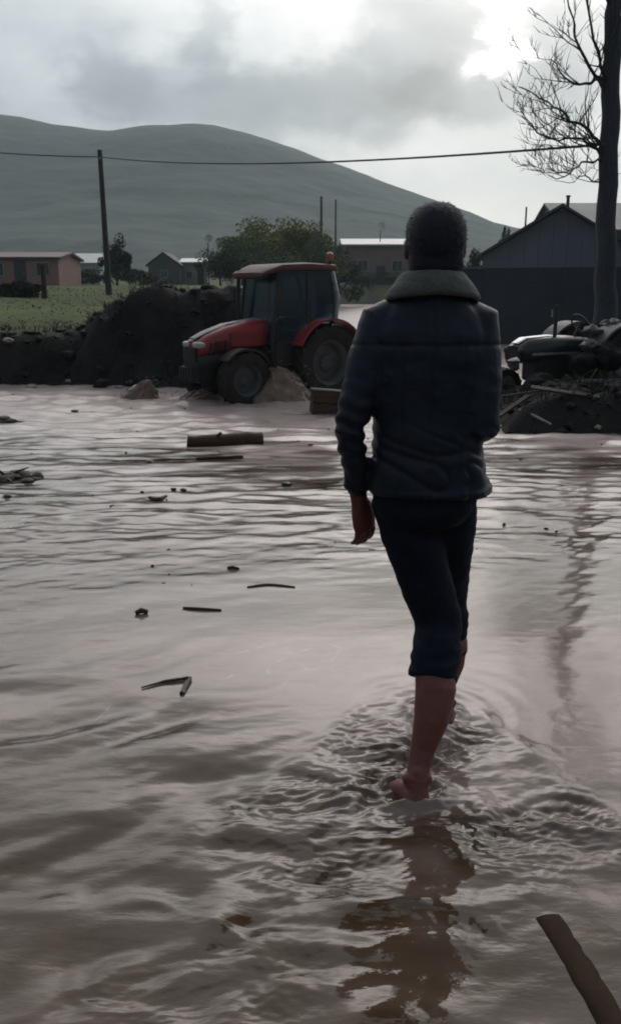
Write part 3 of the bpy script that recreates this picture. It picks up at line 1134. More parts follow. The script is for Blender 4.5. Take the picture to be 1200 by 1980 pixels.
def tree(name, u, vtop, y, wpx, label, leaf, seed, group=None, n=1500, cat='tree', low=.35):
    top = at(u, vtop, y)
    zb = gz(top.x, y) - .1
    e = empty(name, (top.x, y, zb), label, cat, 0, group)
    h = top.z - zb
    w = wpx / FPX * y * .5
    t = MB()
    rd = random.Random(seed)
    t.add(tube([(0, 0, 0), (rd.uniform(-.1, .1), 0, h * .35), (rd.uniform(-.2, .2), rd.uniform(-.2, .2), h * .8)], [.05 * h ** .7, .035 * h ** .7, .01], 8))
    for i in range(5):
        a = rd.uniform(0, 6.28)
        t.add(tube([(0, 0, h * .25), (w * .3 * math.cos(a), w * .3 * math.sin(a), h * .5), (w * .6 * math.cos(a), w * .6 * math.sin(a), h * .7)], [.03 * h ** .7, .02 * h ** .7, .008], 6))
    t.build('trunk', M_bark, e)
    c = MB()
    leaf_crown(c, (0, 0, h * (low + 1) / 2), (w, w * .8, h * (1 - low) / 2 * 1.05), n * 4, .026 * max(h, 2.5), seed + 50)
    c.build('crown', leaf, e, False)
    return e


G = 'bushy trees behind the tractor'
tree('leafy_tree', 540, 432, 78, 185, 'tallest yellowish green leafy tree behind the tractor cab', M_leafy, 1, G, 2600, low=.2)
tree('leafy_tree', 466, 462, 74, 165, 'dull green bushy tree left of the tractor cab', M_leaf, 2, G, 2200, low=.1)
tree('leafy_tree', 425, 486, 71, 90, 'lowest bushy tree at the left end of the tree clump', M_leafdark, 3, G, 1500, low=.05)
tree('leafy_tree', 608, 466, 76, 160, 'darker bushy tree right behind the tractor beacon', M_leaf, 4, G, 2200, low=.1)
tree('leafy_tree', 655, 488, 80, 140, 'dark bushy tree beside the dusty pink house', M_leafdark, 5, G, 1800, low=.05)
tree('dark_shrub', 222, 466, 62, 62, 'dark pointed shrub standing right behind the utility pole', M_leafdark, 6, None, 1500, 'shrub', .02)
tree('dark_shrub', 262, 520, 66, 70, 'low dark shrub between the pole and the grey gable house', M_leafdark, 7, None, 900, 'shrub', .02)
tree('dark_shrub', 165, 522, 70, 80, 'low dark hedge shrub in front of the pale roofed house', M_leafdark, 8, None, 1000, 'shrub', .02)
tree('dark_shrub', 975, 442, 120, 26, 'small dark distant tree beside the barn roof slope', M_leafdark, 9, None, 600, 'tree', .1)
tree('dark_shrub', 905, 492, 60, 70, 'dark leafy shrub behind the yard wall and the man', M_leafdark, 10, None, 1300, 'shrub', .05)
tree('dark_shrub', 728, 528, 92, 130, 'dark shrub at the foot of the dusty pink house', M_leafdark, 12, None, 1300, 'shrub', .02)
tree('garden_bush', 30, 546, 34, 100, 'low dark olive bush in front of the pink house', M_leafdark, 13, None, 1100, 'bush', .02)


def dish(u, v, y, label, zb=None, s=.45, rz=0.4):
    p = at(u, v, y)
    g = gz(p.x, y) if zb is None else zb
    e = empty('satellite_dish', (p.x, y, g), label, 'satellite dish', rz)
    h = p.z - g
    MB().add(tube([(0, 0, 0), (0, 0, h)], .05, 8)).build('mast', M_pole, e)
    rings = []
    for i in range(6):
        r = s * i / 5 + .004
        rings.append([(r * math.cos(k * math.pi / 9), -.12 - .35 * (r / s) ** 2 * s, h + r * math.sin(k * math.pi / 9)) for k in range(18)])
    back = [[(x, y_ + .03, z) for x, y_, z in rg] for rg in rings[::-1]]
    MB().add(loft(rings + back, True), Matrix.Rotation(R(-15), 4, 'X') @ Matrix.Identity(4) if False else None).build('dish', M_dish, e)
    MB().add(tube([(0, -.12, h - s * .8), (0, -.62, h - .05)], .02, 6)).build('arm', M_pole, e)


dish(402, 462, 83.5, 'small white satellite dish on a mast above the cream shed', None, .38)
dish(735, 438, 99, 'white satellite dish on a mast above the dusty pink house roof', None, .5)

# brown post by the pink house
p = at(82, 512, 33)
fp = MB().add(tube([(p.x, 33, gz(p.x, 33) - .3), (p.x + .02, 33, p.z)], [.11, .09], 10)).build('fence_post', M_wood, None)
tag(fp, 'brown wooden post standing on the grass before the pink house', 'post')


def grass():
    n = 5000
    x = rng.uniform(-17, 1, n)
    y = 17.2 + 34 * rng.random(n) ** 1.6
    h, t = land(x, y)
    keep = (t > .45) & (perlin(x * .5, y * .5, 91) > -.35)
    x, y, h = x[keep], y[keep], h[keep]
    n = len(x)
    a = rng.uniform(0, 2 * np.pi, n)
    hh = rng.uniform(.02, .06, n) * (1 + .6 * perlin(x * .8, y * .8, 93))
    w = rng.uniform(.012, .03, n) * (1 + y / 40)
    ln = rng.normal(0, .06, (n, 2))
    p0 = np.stack([x - np.cos(a) * w, y - np.sin(a) * w, h - .02], -1)
    p1 = np.stack([x + np.cos(a) * w, y + np.sin(a) * w, h - .02], -1)
    p2 = np.stack([x + ln[:, 0], y + ln[:, 1], h + hh], -1)
    v = np.stack([p0, p1, p2], 1).reshape(-1, 3)
    m = bpy.data.meshes.new('grass')
    m.from_pydata(v.tolist(), [], np.arange(3 * n).reshape(-1, 3).tolist())
    link('grass', m, M_grass, None, False, kind='stuff', label='short rough grass growing on the left bank')


grass()


def rubble():
    mb = MB()
    rd = random.Random(3)
    n = 0
    while n < 800:
        x, y = rd.uniform(-9.0, .2), 15.4 + 5.5 * rd.random() ** 1.6
        h, t = land(np.array([x]), np.array([y]))
        if h[0] < wz(y) - .13 or t[0] > .5:
            continue
        r = .035 + .17 * rd.random() ** 3.2
        rock(mb, (x, y, float(h[0]) + r * .05), r, n, .6)
        n += 1
    while n < 1080:
        x, y = rd.uniform(2.1, 7), rd.uniform(10.2, 13.2)
        h = gz(x, y)
        if h < wz(y) - .03:
            continue
        r = .025 + .11 * rd.random() ** 3
        rock(mb, (x, y, h + r * .15), r, n, .75)
        n += 1
    mb.build('rubble', M_clod, None, True, kind='stuff', label='dark clods and rubble lying on the mud banks')


rubble()


def scrub():
    """dead weeds and roots straggling over the dark banks"""
    rd = random.Random(31)
    mb = MB()
    spots = [(rd.uniform(-8.5, .2), rd.uniform(16.4, 19.5)) for _ in range(46)] + [(rd.uniform(2.5, 6), rd.uniform(11, 13)) for _ in range(9)]
    for cx, cy in spots:
        hgt = rd.uniform(.12, .38)
        for k in range(rd.randint(8, 22)):
            x, y = cx + rd.gauss(0, .16), cy + rd.gauss(0, .16)
            z = gz(x, y)
            if z < wz(y) - .02:
                continue
            a = Vector((rd.gauss(0, .35), rd.gauss(0, .35), 1)) * hgt * rd.uniform(.4, 1.1)
            mb.add(tube([(x, y, z - .03), Vector((x, y, z)) + a * .55, Vector((x, y, z)) + a + Vector((a.x, a.y, -.04))], [.008, .006, .003], 4))
    mb.build('scrub', M_leafdark, None, True, kind='stuff', label='dead weeds straggling over the dark mud banks')


scrub()

# ------------------------------------------------------------------ red tractor


def wheel(parent, name, x, y, R_, w, side, nlug, rimc=M_rim):
    """rim disc is the part, tyre its sub-part; local axis along y"""
    M = Matrix.Translation((x, y, R_ - .04))
    rr = R_ * .58
    rim = MB().add(lathe_y([(.02, side * w * .12), (rr * .35, side * w * .14), (rr * .42, side * w * .05), (rr * .8, side * w * .0), (rr * .92, side * w * .34),
                            (rr * 1.02, side * w * .4), (rr * 1.02, -side * w * .4), (rr * .3, -side * w * .3), (.02, -side * w * .3)], 32), M)
    for k in range(8):
        a = k * math.pi / 4
        rim.add(tube([(rr * .3 * math.cos(a), side * w * .10, rr * .3 * math.sin(a)), (rr * .3 * math.cos(a), side * w * .2, rr * .3 * math.sin(a))], .018, 6), M)
    po = rim.build('wheel', rimc, parent)
    prof = [(rr, -w * .42), (R_ * .78, -w * .52), (R_ * .93, -w * .5), (R_ * .965, -w * .36), (R_ * .975, 0), (R_ * .965, w * .36), (R_ * .93, w * .5), (R_ * .78, w * .52), (rr, w * .42)]
    ty = MB().add(loft([[(r_ * math.cos(2 * math.pi * k / 44), y_, r_ * math.sin(2 * math.pi * k / 44)) for k in range(44)] for r_, y_ in prof], False), M)
    for k in range(nlug):
        for s in (-1, 1):
            a = 2 * math.pi * (k + (.25 if s > 0 else -.25)) / nlug
            a2 = a + .75 * 2 * math.pi / nlug
            c0, c1 = (R_ * math.cos(a), R_ * math.sin(a)), (R_ * math.cos(a2), R_ * math.sin(a2))
            i0, i1 = (R_ * .94 * math.cos(a), R_ * .94 * math.sin(a)), (R_ * .94 * math.cos(a2), R_ * .94 * math.sin(a2))
            t = R_ * .035

            def off(c, an, d):
                return (c[0] - math.sin(an) * d, c[1] + math.cos(an) * d)
            ys0, ys1 = s * w * .5, s * w * .02
            vv = []
            for (c, an, yy) in ((c0, a, ys0), (c1, a2, ys1)):
                for d in (-t, t):
                    q = off(c, an, d)
                    vv.append((q[0], yy, q[1]))
            for (c, an, yy) in ((i0, a, ys0), (i1, a2, ys1)):
                for d in (-t, t):
                    q = off(c, an, d)
                    vv.append((q[0], yy, q[1]))
            ty.add((vv, [(0, 1, 3, 2), (4, 6, 7, 5), (0, 4, 5, 1), (2, 3, 7, 6), (0, 2, 6, 4), (1, 5, 7, 3)]), M)
    ty.build('tyre', M_rubber, po, True, angle=30) if False else link('tyre', ty.mesh('tyre'), M_rubber, po, True, 30)
    return po


def fender(parent, y0, y1, R_, mat_, a0=R(20), a1=R(165), cz=None, t=.03):
    rings = []
    for k in range(15):
        a = a0 + (a1 - a0) * k / 14
        c, s = math.cos(a), math.sin(a)
        ro, ri = R_, R_ - t
        rings.append([(ro * c, y0, cz + ro * s), (ro * c, y1, cz + ro * s), (ri * c, y1, cz + ri * s), (ri * c, y0, cz + ri * s)])
    return MB().add(loft(rings, True)).build('fender', mat_, parent)


def hood_loft(secs, n=18):
    """secs: (x, half width, z bottom, z top, roundness)"""
    rings = []
    for x, hw, zb, zt, p in secs:
        ring = []
        for i in range(n):
            a = 2 * math.pi * i / n
            c, s = math.cos(a), math.sin(a)
            ring.append((x, hw * math.copysign(abs(c) ** (2 / p), c), (zb + zt) / 2 + (zt - zb) / 2 * math.copysign(abs(s) ** (2 / p), s)))
        rings.append(ring)
    return loft(rings)


def red_tractor():
    p = at(588, 752, 15.9)
    ang = math.pi + R(37)
    e = empty('tractor', (p.x, p.y, -.41), 'red farm tractor with glazed cab driving through brown floodwater', 'tractor', ang)
    e.scale = (1.0,) * 3
    # heading +x; rear axle at x=0, left side is +y
    RW, FW = .68, .47
    for s in (-1, 1):
        wheel(e, 'rear', 0, s * .62, RW, .40, s, 20, M_hub)
        wheel(e, 'front', 1.70, s * .60, FW, .28, s, 16, M_hub)
        fender(e, s * .44, s * .86, RW + .09, M_red, R(25), R(168), RW - .04)
        fr = fender(e, s * .46, s * .74, FW + .05, M_black, R(40), R(150), FW - .04)
        fr.location.x = 1.70
    ch = MB()
    ch.add(box(.55, 0, .62, 1.3, .46, .42)).add(box(1.55, 0, .60, 1.0, .34, .34))
    ch.add(tube([(0, -.5, RW - .04), (0, .5, RW - .04)], .12, 12)).add(tube([(1.70, -.5, FW - .04), (1.70, .5, FW - .04)], .07, 10))
    ch.add(box(2.18, 0, .52, .30, .46, .30))
    ch.build('chassis', M_black, e, False, .02)
    # bonnet with nose
    MB().add(hood_loft([(.98, .33, .92, 1.40, 4), (1.35, .325, .90, 1.375, 4), (1.8, .31, .86, 1.29, 4), (2.15, .285, .82, 1.17, 3.5), (2.34, .25, .80, 1.06, 3)])).build('bonnet', M_red, e)
    MB().add(hood_loft([(1.0, .29, .62, .93, 5), (1.7, .285, .60, .89, 5), (2.26, .26, .58, .86, 5), (2.36, .23, .60, .84, 4)])).build('engine_block', M_black, e)
    for s in (-1, 1):
        MB().add(box(1.42, s * .325, 1.08, .70, .02, .24)).build('side_panel', M_red, e, False, .008)
        for k in range(4):
            MB().add(box(1.86 + .09 * k, s * (.312 - .012 * k), .98 - .012 * k, .045, .03, .18)).build('vent', M_black, e, False)
    st = MB()
    st.add(tube([(2.33, 0, 1.10), (2.1, 0, 1.20), (1.7, 0, 1.325), (1.1, 0, 1.405)], [(.10, .012), (.12, .012), (.12, .012), (.10, .012)], 10))
    st.build('bonnet_highlight', M_rim, e)  # pale strip modelled as the white highlight along the bonnet top
    g = MB().add(box(2.365, 0, .84, .05, .40, .22)).build('grille', M_black, e, False, .01)
    for k in range(5):
        MB().add(box(2.395, 0, .76 + .04 * k, .02, .38, .012)).build('grille_bar', M_black, g, False)
    for s in (-1, 1):
        MB().add(ellipsoid((2.29, s * .165, 1.0), (.10, .115, .055), 14, 10, 3.2)).build('headlight', M_lamp, e)
    # weights at the nose
    for k in range(5):
        MB().add(box(2.40, -.18 + .09 * k, .52, .16, .075, .24)).build('ballast_weight', M_black, e, False, .015)
    # cab
    z0, z1 = .88, 2.20
    fl, fw = (.78, .42), (.62, .50)
    cab = MB()

    def bar(a, b, r=.035):
        cab.add(tube([a, b], r, 6))
    B = {}
    for s in (-1, 1):
        B[s] = dict(fb=(1.06, s * .52, 1.0), ft=(.90, s * .52, z1), mb=(.36, s * .60, 1.05), mt=(.36, s * .56, z1), rb=(-.30, s * .52, 1.35), rt=(-.22, s * .52, z1))
        bar(B[s]['fb'], B[s]['ft'])
        bar(B[s]['mb'], B[s]['mt'], .03)
        bar(B[s]['fb'], (1.06, s * .52, .62), .04)
        bar(B[s]['mb'], (.50, s * .58, .62), .035)
        bar((1.06, s * .52, .62), (.50, s * .58, .62), .035)
        bar(B[s]['mb'], B[s]['rb'], .03)
        bar(B[s]['ft'], B[s]['rt'], .035)
    for k in ('fb', 'ft', 'rb', 'rt'):
        bar(B[-1][k], B[1][k])
    cab.build('cab_frame', M_black, e)
    for s in (-1, 1):
        MB().add(tube([B[s]['rb'], (-.34, s * .53, 1.78), B[s]['rt']], .05, 8)).build('rear_pillar', M_chrome, e)

    def pane(q, name='pane', t=.012):
        q = [Vector(x) for x in q]
        nn = (q[1] - q[0]).cross(q[2] - q[0]).normalized() * t
        v = [tuple(x) for x in q] + [tuple(x + nn) for x in q]
        MB().add((v, [(0, 1, 2, 3), (7, 6, 5, 4), (0, 4, 5, 1), (1, 5, 6, 2), (2, 6, 7, 3), (3, 7, 4, 0)])).build(name, M_glass, e, False)
    pane([B[-1]['fb'], B[1]['fb'], B[1]['ft'], B[-1]['ft']], 'windscreen')
    pane([B[-1]['rb'], B[1]['rb'], B[1]['rt'], B[-1]['rt']], 'rear_window')
    for s in (-1, 1):
        d = B[s]
        pane([d['fb'], d['mb'], d['mt'], d['ft']], 'door_window')
        pane([d['mb'], d['rb'], d['rt'], d['mt']], 'side_window')
        MB().add(box(.78, s * .555, .82, .50, .03, .36)).build('door', M_black, e, False, .01)
        MB().add(tube([(.44, s * .62, 1.12), (.44, s * .65, 1.3)], .014, 6)).build('handle', M_chrome, e)
        MB().add(box(.78, s * .66, .46, .34, .2, .03)).add(box(.62, s * .60, .58, .02, .03, .26)).add(box(.94, s * .60, .58, .02, .03, .26)).build('step', M_black, e, False)
    roof = MB().add(hood_loft([(-.38, .50, z1, z1 + .08, 5), (-.30, .56, z1, z1 + .13, 5), (.3, .58, z1, z1 + .15, 5), (.85, .57, z1 - .02, z1 + .12, 5), (1.12, .52, z1 - .08, z1 + .03, 4), (1.22, .48, z1 - .10, z1 - .03, 4)])).build('roof', M_redroof, e)
    MB().add(box(1.14, 0, z1 - .10, .10, .9, .06)).build('sun_visor', M_black, e, False, .01)
    bc = MB().add(tube([(-.24, .44, z1 + .08), (-.24, .44, z1 + .18)], .02, 8)).build('beacon_stem', M_black, e)
    MB().add(lathe_y([(.05, 0), (.065, .02), (.06, .12), (.03, .15), (.004, .155)], 16), Matrix.Translation((-.24, .44, z1 + .18)) @ Matrix.Rotation(R(90), 4, 'X')).build('beacon', M_beacon, e)
    MB().add(box(-.38, .40, z1 + .03, .05, .16, .09)).build('work_lamp', M_lamp, e, False, .01)
    # seat and steering wheel inside
    MB().add(box(.2, 0, 1.12, .44, .46, .12)).add(box(-.02, 0, 1.42, .12, .44, .56)).build('seat', M_black, e, False, .03)
    sw = MB()
    c = Vector((.68, 0, 1.40))
    ring = [(c + Vector((.10 * math.cos(a), .18 * math.sin(a), .15 * math.cos(a)))) for a in [k * math.pi / 10 for k in range(21)]]
    sw.add(tube(ring, .016, 6)).add(tube([c, (.88, 0, 1.0)], .025, 6))
    sw.build('steering_wheel', M_black, e)
    # exhaust, mirrors, linkage
    MB().add(tube([(1.12, -.40, 1.1), (1.14, -.43, 1.7), (1.10, -.43, 2.25)], .035, 8)).build('exhaust', M_black, e)
    for s in (-1, 1):
        MB().add(tube([(.94, s * .5, 1.9), (1.04, s * .74, 1.92)], .012, 6)).add(box(1.04, s * .76, 1.82, .03, .14, .24)).build('mirror', M_black, e, False)
    lk = MB()
    for s in (-1, 1):
        lk.add(tube([(-.3, s * .3, .62), (-.95, s * .34, .42)], .03, 6)).add(tube([(-.35, s * .3, 1.0), (-.75, s * .33, .5)], .022, 6))
    lk.add(tube([(-.95, -.4, .42), (-.95, .4, .42)], .03, 6)).add(tube([(-.35, 0, .95), (-.95, 0, .72)], .025, 6))
    lk.add(box(-.98, 0, .60, .06, .5, .34))
    lk.build('linkage', M_black, e)
    return e


red_tractor()


def splash(c, w, d, h, seed, label, lean=0.0, drops=50):
    """thrown muddy water: a bulging wave with broken lip and droplets"""
    rd = random.Random(seed)
    nx, nyy = 56, 40
    X, Y = np.meshgrid(np.linspace(-1, 1, nx), np.linspace(-1, 1, nyy))
    rr = np.hypot(X, Y)
    Z = np.clip(1 - rr ** 1.7, 0, 1) ** 1.25
    Z = Z * (1 + .18 * perlin(X * 1.8, Y * 1.8, seed) + .12 * perlin(X * 5, Y * 5, seed + 1) + .05 * perlin(X * 13, Y * 13, seed + 2))
    an = np.arctan2(Y, X)
    Z = Z * (1 + .16 * np.abs(perlin(an * 5, rr * 1.5, seed + 5)) + .14 * perlin(an * 9, rr * 2, seed + 6) * rr)
    XX = X * w / 2 + lean * Z * h + .06 * perlin(X * 5, Y * 5, seed + 3) * w
    YY = Y * d / 2 + .06 * perlin(X * 5, Y * 5, seed + 4) * d
    zb = wz(c[1]) - .05
    m = grid_mesh('splash', XX + c[0], YY + c[1], zb + np.maximum(Z, 0) * (h + .05) - .03 * (rr > 1))
    mb = MB()
    v = verts_np(m)
    mb.v = [tuple(q) for q in v]
    mb.f = [tuple(pl.vertices) for pl in m.polygons]
    for i in range(drops):
        a = rd.uniform(0, math.pi)
        r = rd.uniform(.6, 1.25)
        q = (c[0] + math.cos(a) * r * w / 2 + lean * h, c[1] + rd.uniform(-.4, .4) * d, wz(c[1]) + max(.02, math.sin(a) * r * h))
        rock(mb, q, rd.uniform(.005, .016), i, 1.0)
    o = mb.build('splash', M_splash, None, True)
    tag(o, label, 'splash')


q = at(540, 766)
splash((q.x * 1.1, 14.75), 1.55, 1.1, .56, 101, 'rounded brown wave thrown up beside the rear wheel of the red tractor', .12, 220)
q = at(300, 766)
splash((q.x * 1.1, 15.2), .8, .5, .30, 111, 'small pale spray ahead of the front of the red tractor', .55, 70)
q = at(410, 766)
splash((q.x * 1.1, 14.9), .9, .5, .16, 121, 'low brown wash in front of the front wheels of the red tractor', .1, 40)

# ------------------------------------------------------------------ old tractor and scrap on the right


def old_tractor():
    e = empty('old_tractor', (4.45, 13.55, -.24), 'old dark open tractor parked behind the mud heap below the barn', 'tractor', math.pi + R(26))
    for s in (-1, 1):
        wheel(e, 'rear', 0, s * .52, .60, .32, s, 18)
        wheel(e, 'front', 1.42, s * .42, .30, .18, s, 14)
        fender(e, s * .36, s * .70, .68, M_hub, R(35), R(160), .56)
    MB().add(box(.6, 0, .56, 1.4, .34, .34)).add(tube([(0, -.45, .56), (0, .45, .56)], .1, 10)).add(tube([(1.42, -.4, .26), (1.42, .4, .26)], .05, 8)).build('chassis', M_black, e, False, .02)
    MB().add(hood_loft([(.35, .24, .70, 1.02, 4), (1.0, .235, .68, 1.05, 3.5), (1.45, .22, .66, 1.02, 3), (1.62, .19, .66, .92, 2.6)])).build('bonnet', M_oldblue, e)
    MB().add(tube([(.5, 0, 1.025), (1.0, 0, 1.055), (1.45, 0, 1.025), (1.6, 0, .95)], [(.07, .012), (.09, .012), (.10, .012), (.08, .012)], 10)).build('bonnet_glint', M_chrome, e)  # pale strip added as the highlight on the curved bonnet, not a part
    for s in (-1, 1):
        MB().add(box(1.0, s * .238, .80, .9, .015, .035)).build('trim_strip', M_chrome, e, False)
        MB().add(ellipsoid((1.60, s * .16, .84), (.05, .06, .06), 12, 8)).build('headlight', M_black, e)
    MB().add(box(1.62, 0, .76, .03, .28, .2)).build('grille', M_black, e, False, .008)
    MB().add(box(-.02, 0, .98, .36, .40, .08)).add(box(-.2, 0, 1.12, .07, .38, .26)).build('seat', M_leafdark, e, False, .03)
    c = Vector((.36, 0, 1.22))
    ring = [(c + Vector((.08 * math.cos(a), .17 * math.sin(a), .13 * math.cos(a)))) for a in [k * math.pi / 10 for k in range(21)]]
    MB().add(tube(ring, .015, 6)).add(tube([c, (.5, 0, .95)], .022, 6)).build('steering_wheel', M_black, e)
    MB().add(tube([(.95, .12, 1.0), (.95, .12, 1.5)], .028, 8)).build('exhaust', M_black, e)


old_tractor()

# flat trailer right of the old tractor with a pale edge rail
tx = at(1190, 735, 12.2)
te = empty('flat_trailer', (tx.x + .25, 12.35, gz(tx.x, 12.3)), 'low dark flat trailer with pale edge rail at far right above the mud heap', 'trailer')
dz = tx.z - gz(tx.x, 12.3)
MB().add(box(0, .45, dz - .09, 1.5, .85, .08)).build('deck', M_wood, te, False, .01)
MB().add(box(0, .0, dz - .02, 1.5, .04, .045)).build('edge_rail', M_chrome, te, False, .006)
MB().add(tube([(-.75, .4, dz - .1), (-1.3, .5, dz - .18)], .03, 8)).build('drawbar', M_black, te)
for s in (-1, 1):
    wheel(te, 'w', .3, .45 + s * .38, .2, .12, s, 12)


def sack(name, u, v, y, r, m_, label, cat, seed, squash=.65):
    p = at(u, v, y)
    mb = MB()
    rock(mb, (0, 0, 0), r, seed, squash, 3)
    me = remesh(mb, r * .14, 3)
    v, n = verts_np(me), normals_np(me)
    k = r * (.35 * perlin(v[:, 0] * 1.6 / r + seed, v[:, 2] * 1.6 / r + v[:, 1] / r) + .14 * perlin(v[:, 0] * 5 / r, v[:, 2] * 5 / r + v[:, 1] * 3 / r))
    set_np(me, v + n * k[:, None])
    o = link(name, me, m_, None, True, 0)
    o.location = p
    tag(o, label, cat)


def solid_stone(u, v, y, r, label, m_=M_stone, seed=0, squash=.7, lift=.0):
    p = at(u, v, y) if y else at(u, v)
    mb = MB()
    rock(mb, (p.x, p.y, p.z + lift), r, seed, squash, 2)
    o = mb.build('stone', m_, None, True)
    tag(o, label, 'stone')


# things heaped on the trailer and bank at the far right
sack('sack', 1146, 640, 13.0, .17, M_hub, 'grey rounded sack heaped left of the trunk foot', 'sack', 201)
sack('sack', 1182, 628, 13.2, .15, M_hub, 'smaller grey sack right at the picture edge below the trunk', 'sack', 202)
sack('sack', 1140, 668, 12.75, .13, M_hub, 'low grey sack under the rounded sack on the trailer', 'sack', 203)
sack('sack', 1176, 690, 12.7, .30, M_clod, 'large black sack on the deck of the flat trailer', 'sack', 204)
sack('sack', 1128, 700, 12.75, .24, M_clod, 'black bundle next to the large black sack on the trailer', 'sack', 205)

# pale stick on the right mud heap
a_, b_ = at(1002, 797, 10.95), at(1064, 820, 10.45)
a_.z = max(a_.z, gz(a_.x, a_.y) + .03)
b_.z = max(b_.z, gz(b_.x, b_.y) + .03)
st = MB().add(tube([a_, a_.lerp(b_, .5) + Vector((0, 0, .01)), b_], [.014, .018, .012], 8)).build('stick', M_stone, None)
tag(st, 'pale straight stick lying slanted on the right mud heap', 'stick')
solid_stone(1155, 826, 10.5, .05, 'small pale stone at the foot of the right mud heap', seed=31)
solid_stone(992, 704, 11.9, .12, 'dark round lump on the top of the right mud heap', M_darkstone, 32, .95)
for (u, v, y, r, lab, sd_) in ((230, 748, 16.6, .10, 'pale stone at the water edge below the dark mound', 41),
                               (60, 746, 16.6, .14, 'flat pale stone at the water edge at far left', 42),
                               (112, 628, 19, .06, 'tiny pale stone on the grass edge above the dark bank', 43),
                               (132, 716, 17.2, .09, 'greyish stone part way up the dark left bank', 44),
                               (300, 552, 24, .13, 'pale stone on the grass right of the utility pole foot', 45),
                               (20, 696, 17.6, .12, 'grey stone low on the left bank at the picture edge', 46)):
    p = at(u, v, y)
    mb = MB()
    rock(mb, (p.x, p.y, max(gz(p.x, p.y), wz(p.y)) + r * .2), r, sd_, .5, 2)
    o = mb.build('stone', M_stone, None, True)
    tag(o, lab, 'stone')

# ------------------------------------------------------------------ floating debris


def log(u0, u1, v, r, label, m_=M_wood, name='log', dv=0, seed=1):
    a, b = at(u0, v), at(u1, v + dv)
    a.z = wz(a.y) + r * .45
    b.z = wz(b.y) + r * .55
    rd = random.Random(seed)
    pts = [a.lerp(b, i / 10) + Vector((0, rd.gauss(0, r * .06), rd.gauss(0, r * .06))) for i in range(11)]
    rad = [r * (.72 + .28 * min(1, i / 3)) * rd.uniform(.93, 1.07) for i in range(11)]
    e = MB().add(tube(pts, rad, 14)).build(name, m_, None)
    tag(e, label, 'log')
    d = (b - a).normalized()
    nn = Vector((0, -.6, .8))
    k = pts[4]
    MB().add(tube([k + nn * r * .7, k + nn * r * 1.5 + d * r * .6], [r * .3, r * .18], 8)).build('branch_stub', m_, e)
    return e


log(362, 507, 861, .085, 'thick brown log floating across the flow in front of the tractor', dv=-3)


def clump(u0, u1, v, r, seed, label):
    a, b = at(u0, v), at(u1, v)
    rd = random.Random(seed)
    mb = MB()
    for i in range(16):
        p = a.lerp(b, rd.random())
        k = rd.uniform(.4, 1.0)
        rock(mb, (p.x, p.y + rd.gauss(0, r * .6), wz(p.y) + r * .1), r * k, seed * 20 + i, .5, 2)
    for i in range(7):
        p = a.lerp(b, rd.random())
        d = Vector((rd.gauss(0, 1), rd.gauss(0, .6), rd.uniform(.05, .35))).normalized()
        q = Vector((p.x, p.y, wz(p.y) + .01))
        mb.add(tube([q, q + d * r * 1.4, q + d * r * 2.4 + Vector((0, 0, -.02))], [.014, .010, .005], 6))
    o = mb.build('mud_clump', M_mudwood, None, True)
    tag(o, label, 'mud clump')


clump(-40, 30, 818, .14, 7, 'dark clump of mud and roots at far left close to the mud bank')
clump(-40, 74, 928, .11, 8, 'dark clump of mud and sticks drifting at the left picture edge')
log(380, 470, 888, .02, 'thin dark branch drifting just below the thick brown log', dv=-2, seed=5)


def bit(u, v, r, label, seed, name='debris', m_=M_darkstone, cat='debris', sq=.6):
    p = at(u, v)
    mb = MB()
    rock(mb, (p.x, p.y, wz(p.y) + r * .3), r, seed, sq, 2)
    o = mb.build(name, m_, None, True)
    tag(o, label, cat)


bit(554, 940, .042, 'round black lump bobbing in the flow left of the man', 51, 'floating_lump', cat='lump', sq=.9)
bit(336, 948, .022, 'left of two dark clods floating above the bent twig', 52, 'clod', cat='clod')
bit(354, 949, .024, 'right of two dark clods floating above the bent twig', 53, 'clod', cat='clod')
bit(275, 953, .016, 'small dark clod floating left of the other clods', 54, 'clod', cat='clod')
bit(145, 797, .05, 'dark speck of debris on the bright water near the mud bank', 55, 'clod', cat='clod')
bit(15, 962, .03, 'dark clod floating at the left edge under the knotted log', 56, 'clod', cat='clod')
bit(290, 896, .05, 'brown clump of weed drifting left of the thick log', 57, 'weed_clump', M_wood, 'weed', .4)
bit(600, 862, .035, 'dark clump drifting near the tipped box', 58, 'weed_clump', M_wood, 'weed', .4)


def twig(pix, r, label):
    pts = []
    for u, v in pix:
        p = at(u, v)
        p.z = wz(p.y) + r * .6
        pts.append(p)
    pts = spline(pts, 10) if len(pts) > 2 else [pts[0], pts[0].lerp(pts[1], .5) + Vector((0, 0, r)), pts[1]]
    n = len(pts)
    o = MB().add(tube(pts, [r * (.6 + .8 * math.sin(math.pi * (i + .5) / n)) for i in range(n)], 7)).build('twig', M_wood, None)
    tag(o, label, 'twig')


def bent_twig():
    pts = [at(u, v) for u, v in ((274, 1334), (320, 1322), (362, 1314), (370, 1314))]
    lo = [at(u, v) for u, v in ((369, 1314), (360, 1328), (352, 1345))]
    for p in pts + lo:
        p.z = wz(p.y) + .006
    mb = MB().add(tube(pts, [.003, .006, .007, .006], 7)).add(tube(lo, [.006, .011, .010], 7))
    tag(mb.build('twig', M_darkstone, None), 'bent dark twig floating in the calm water at left', 'twig')


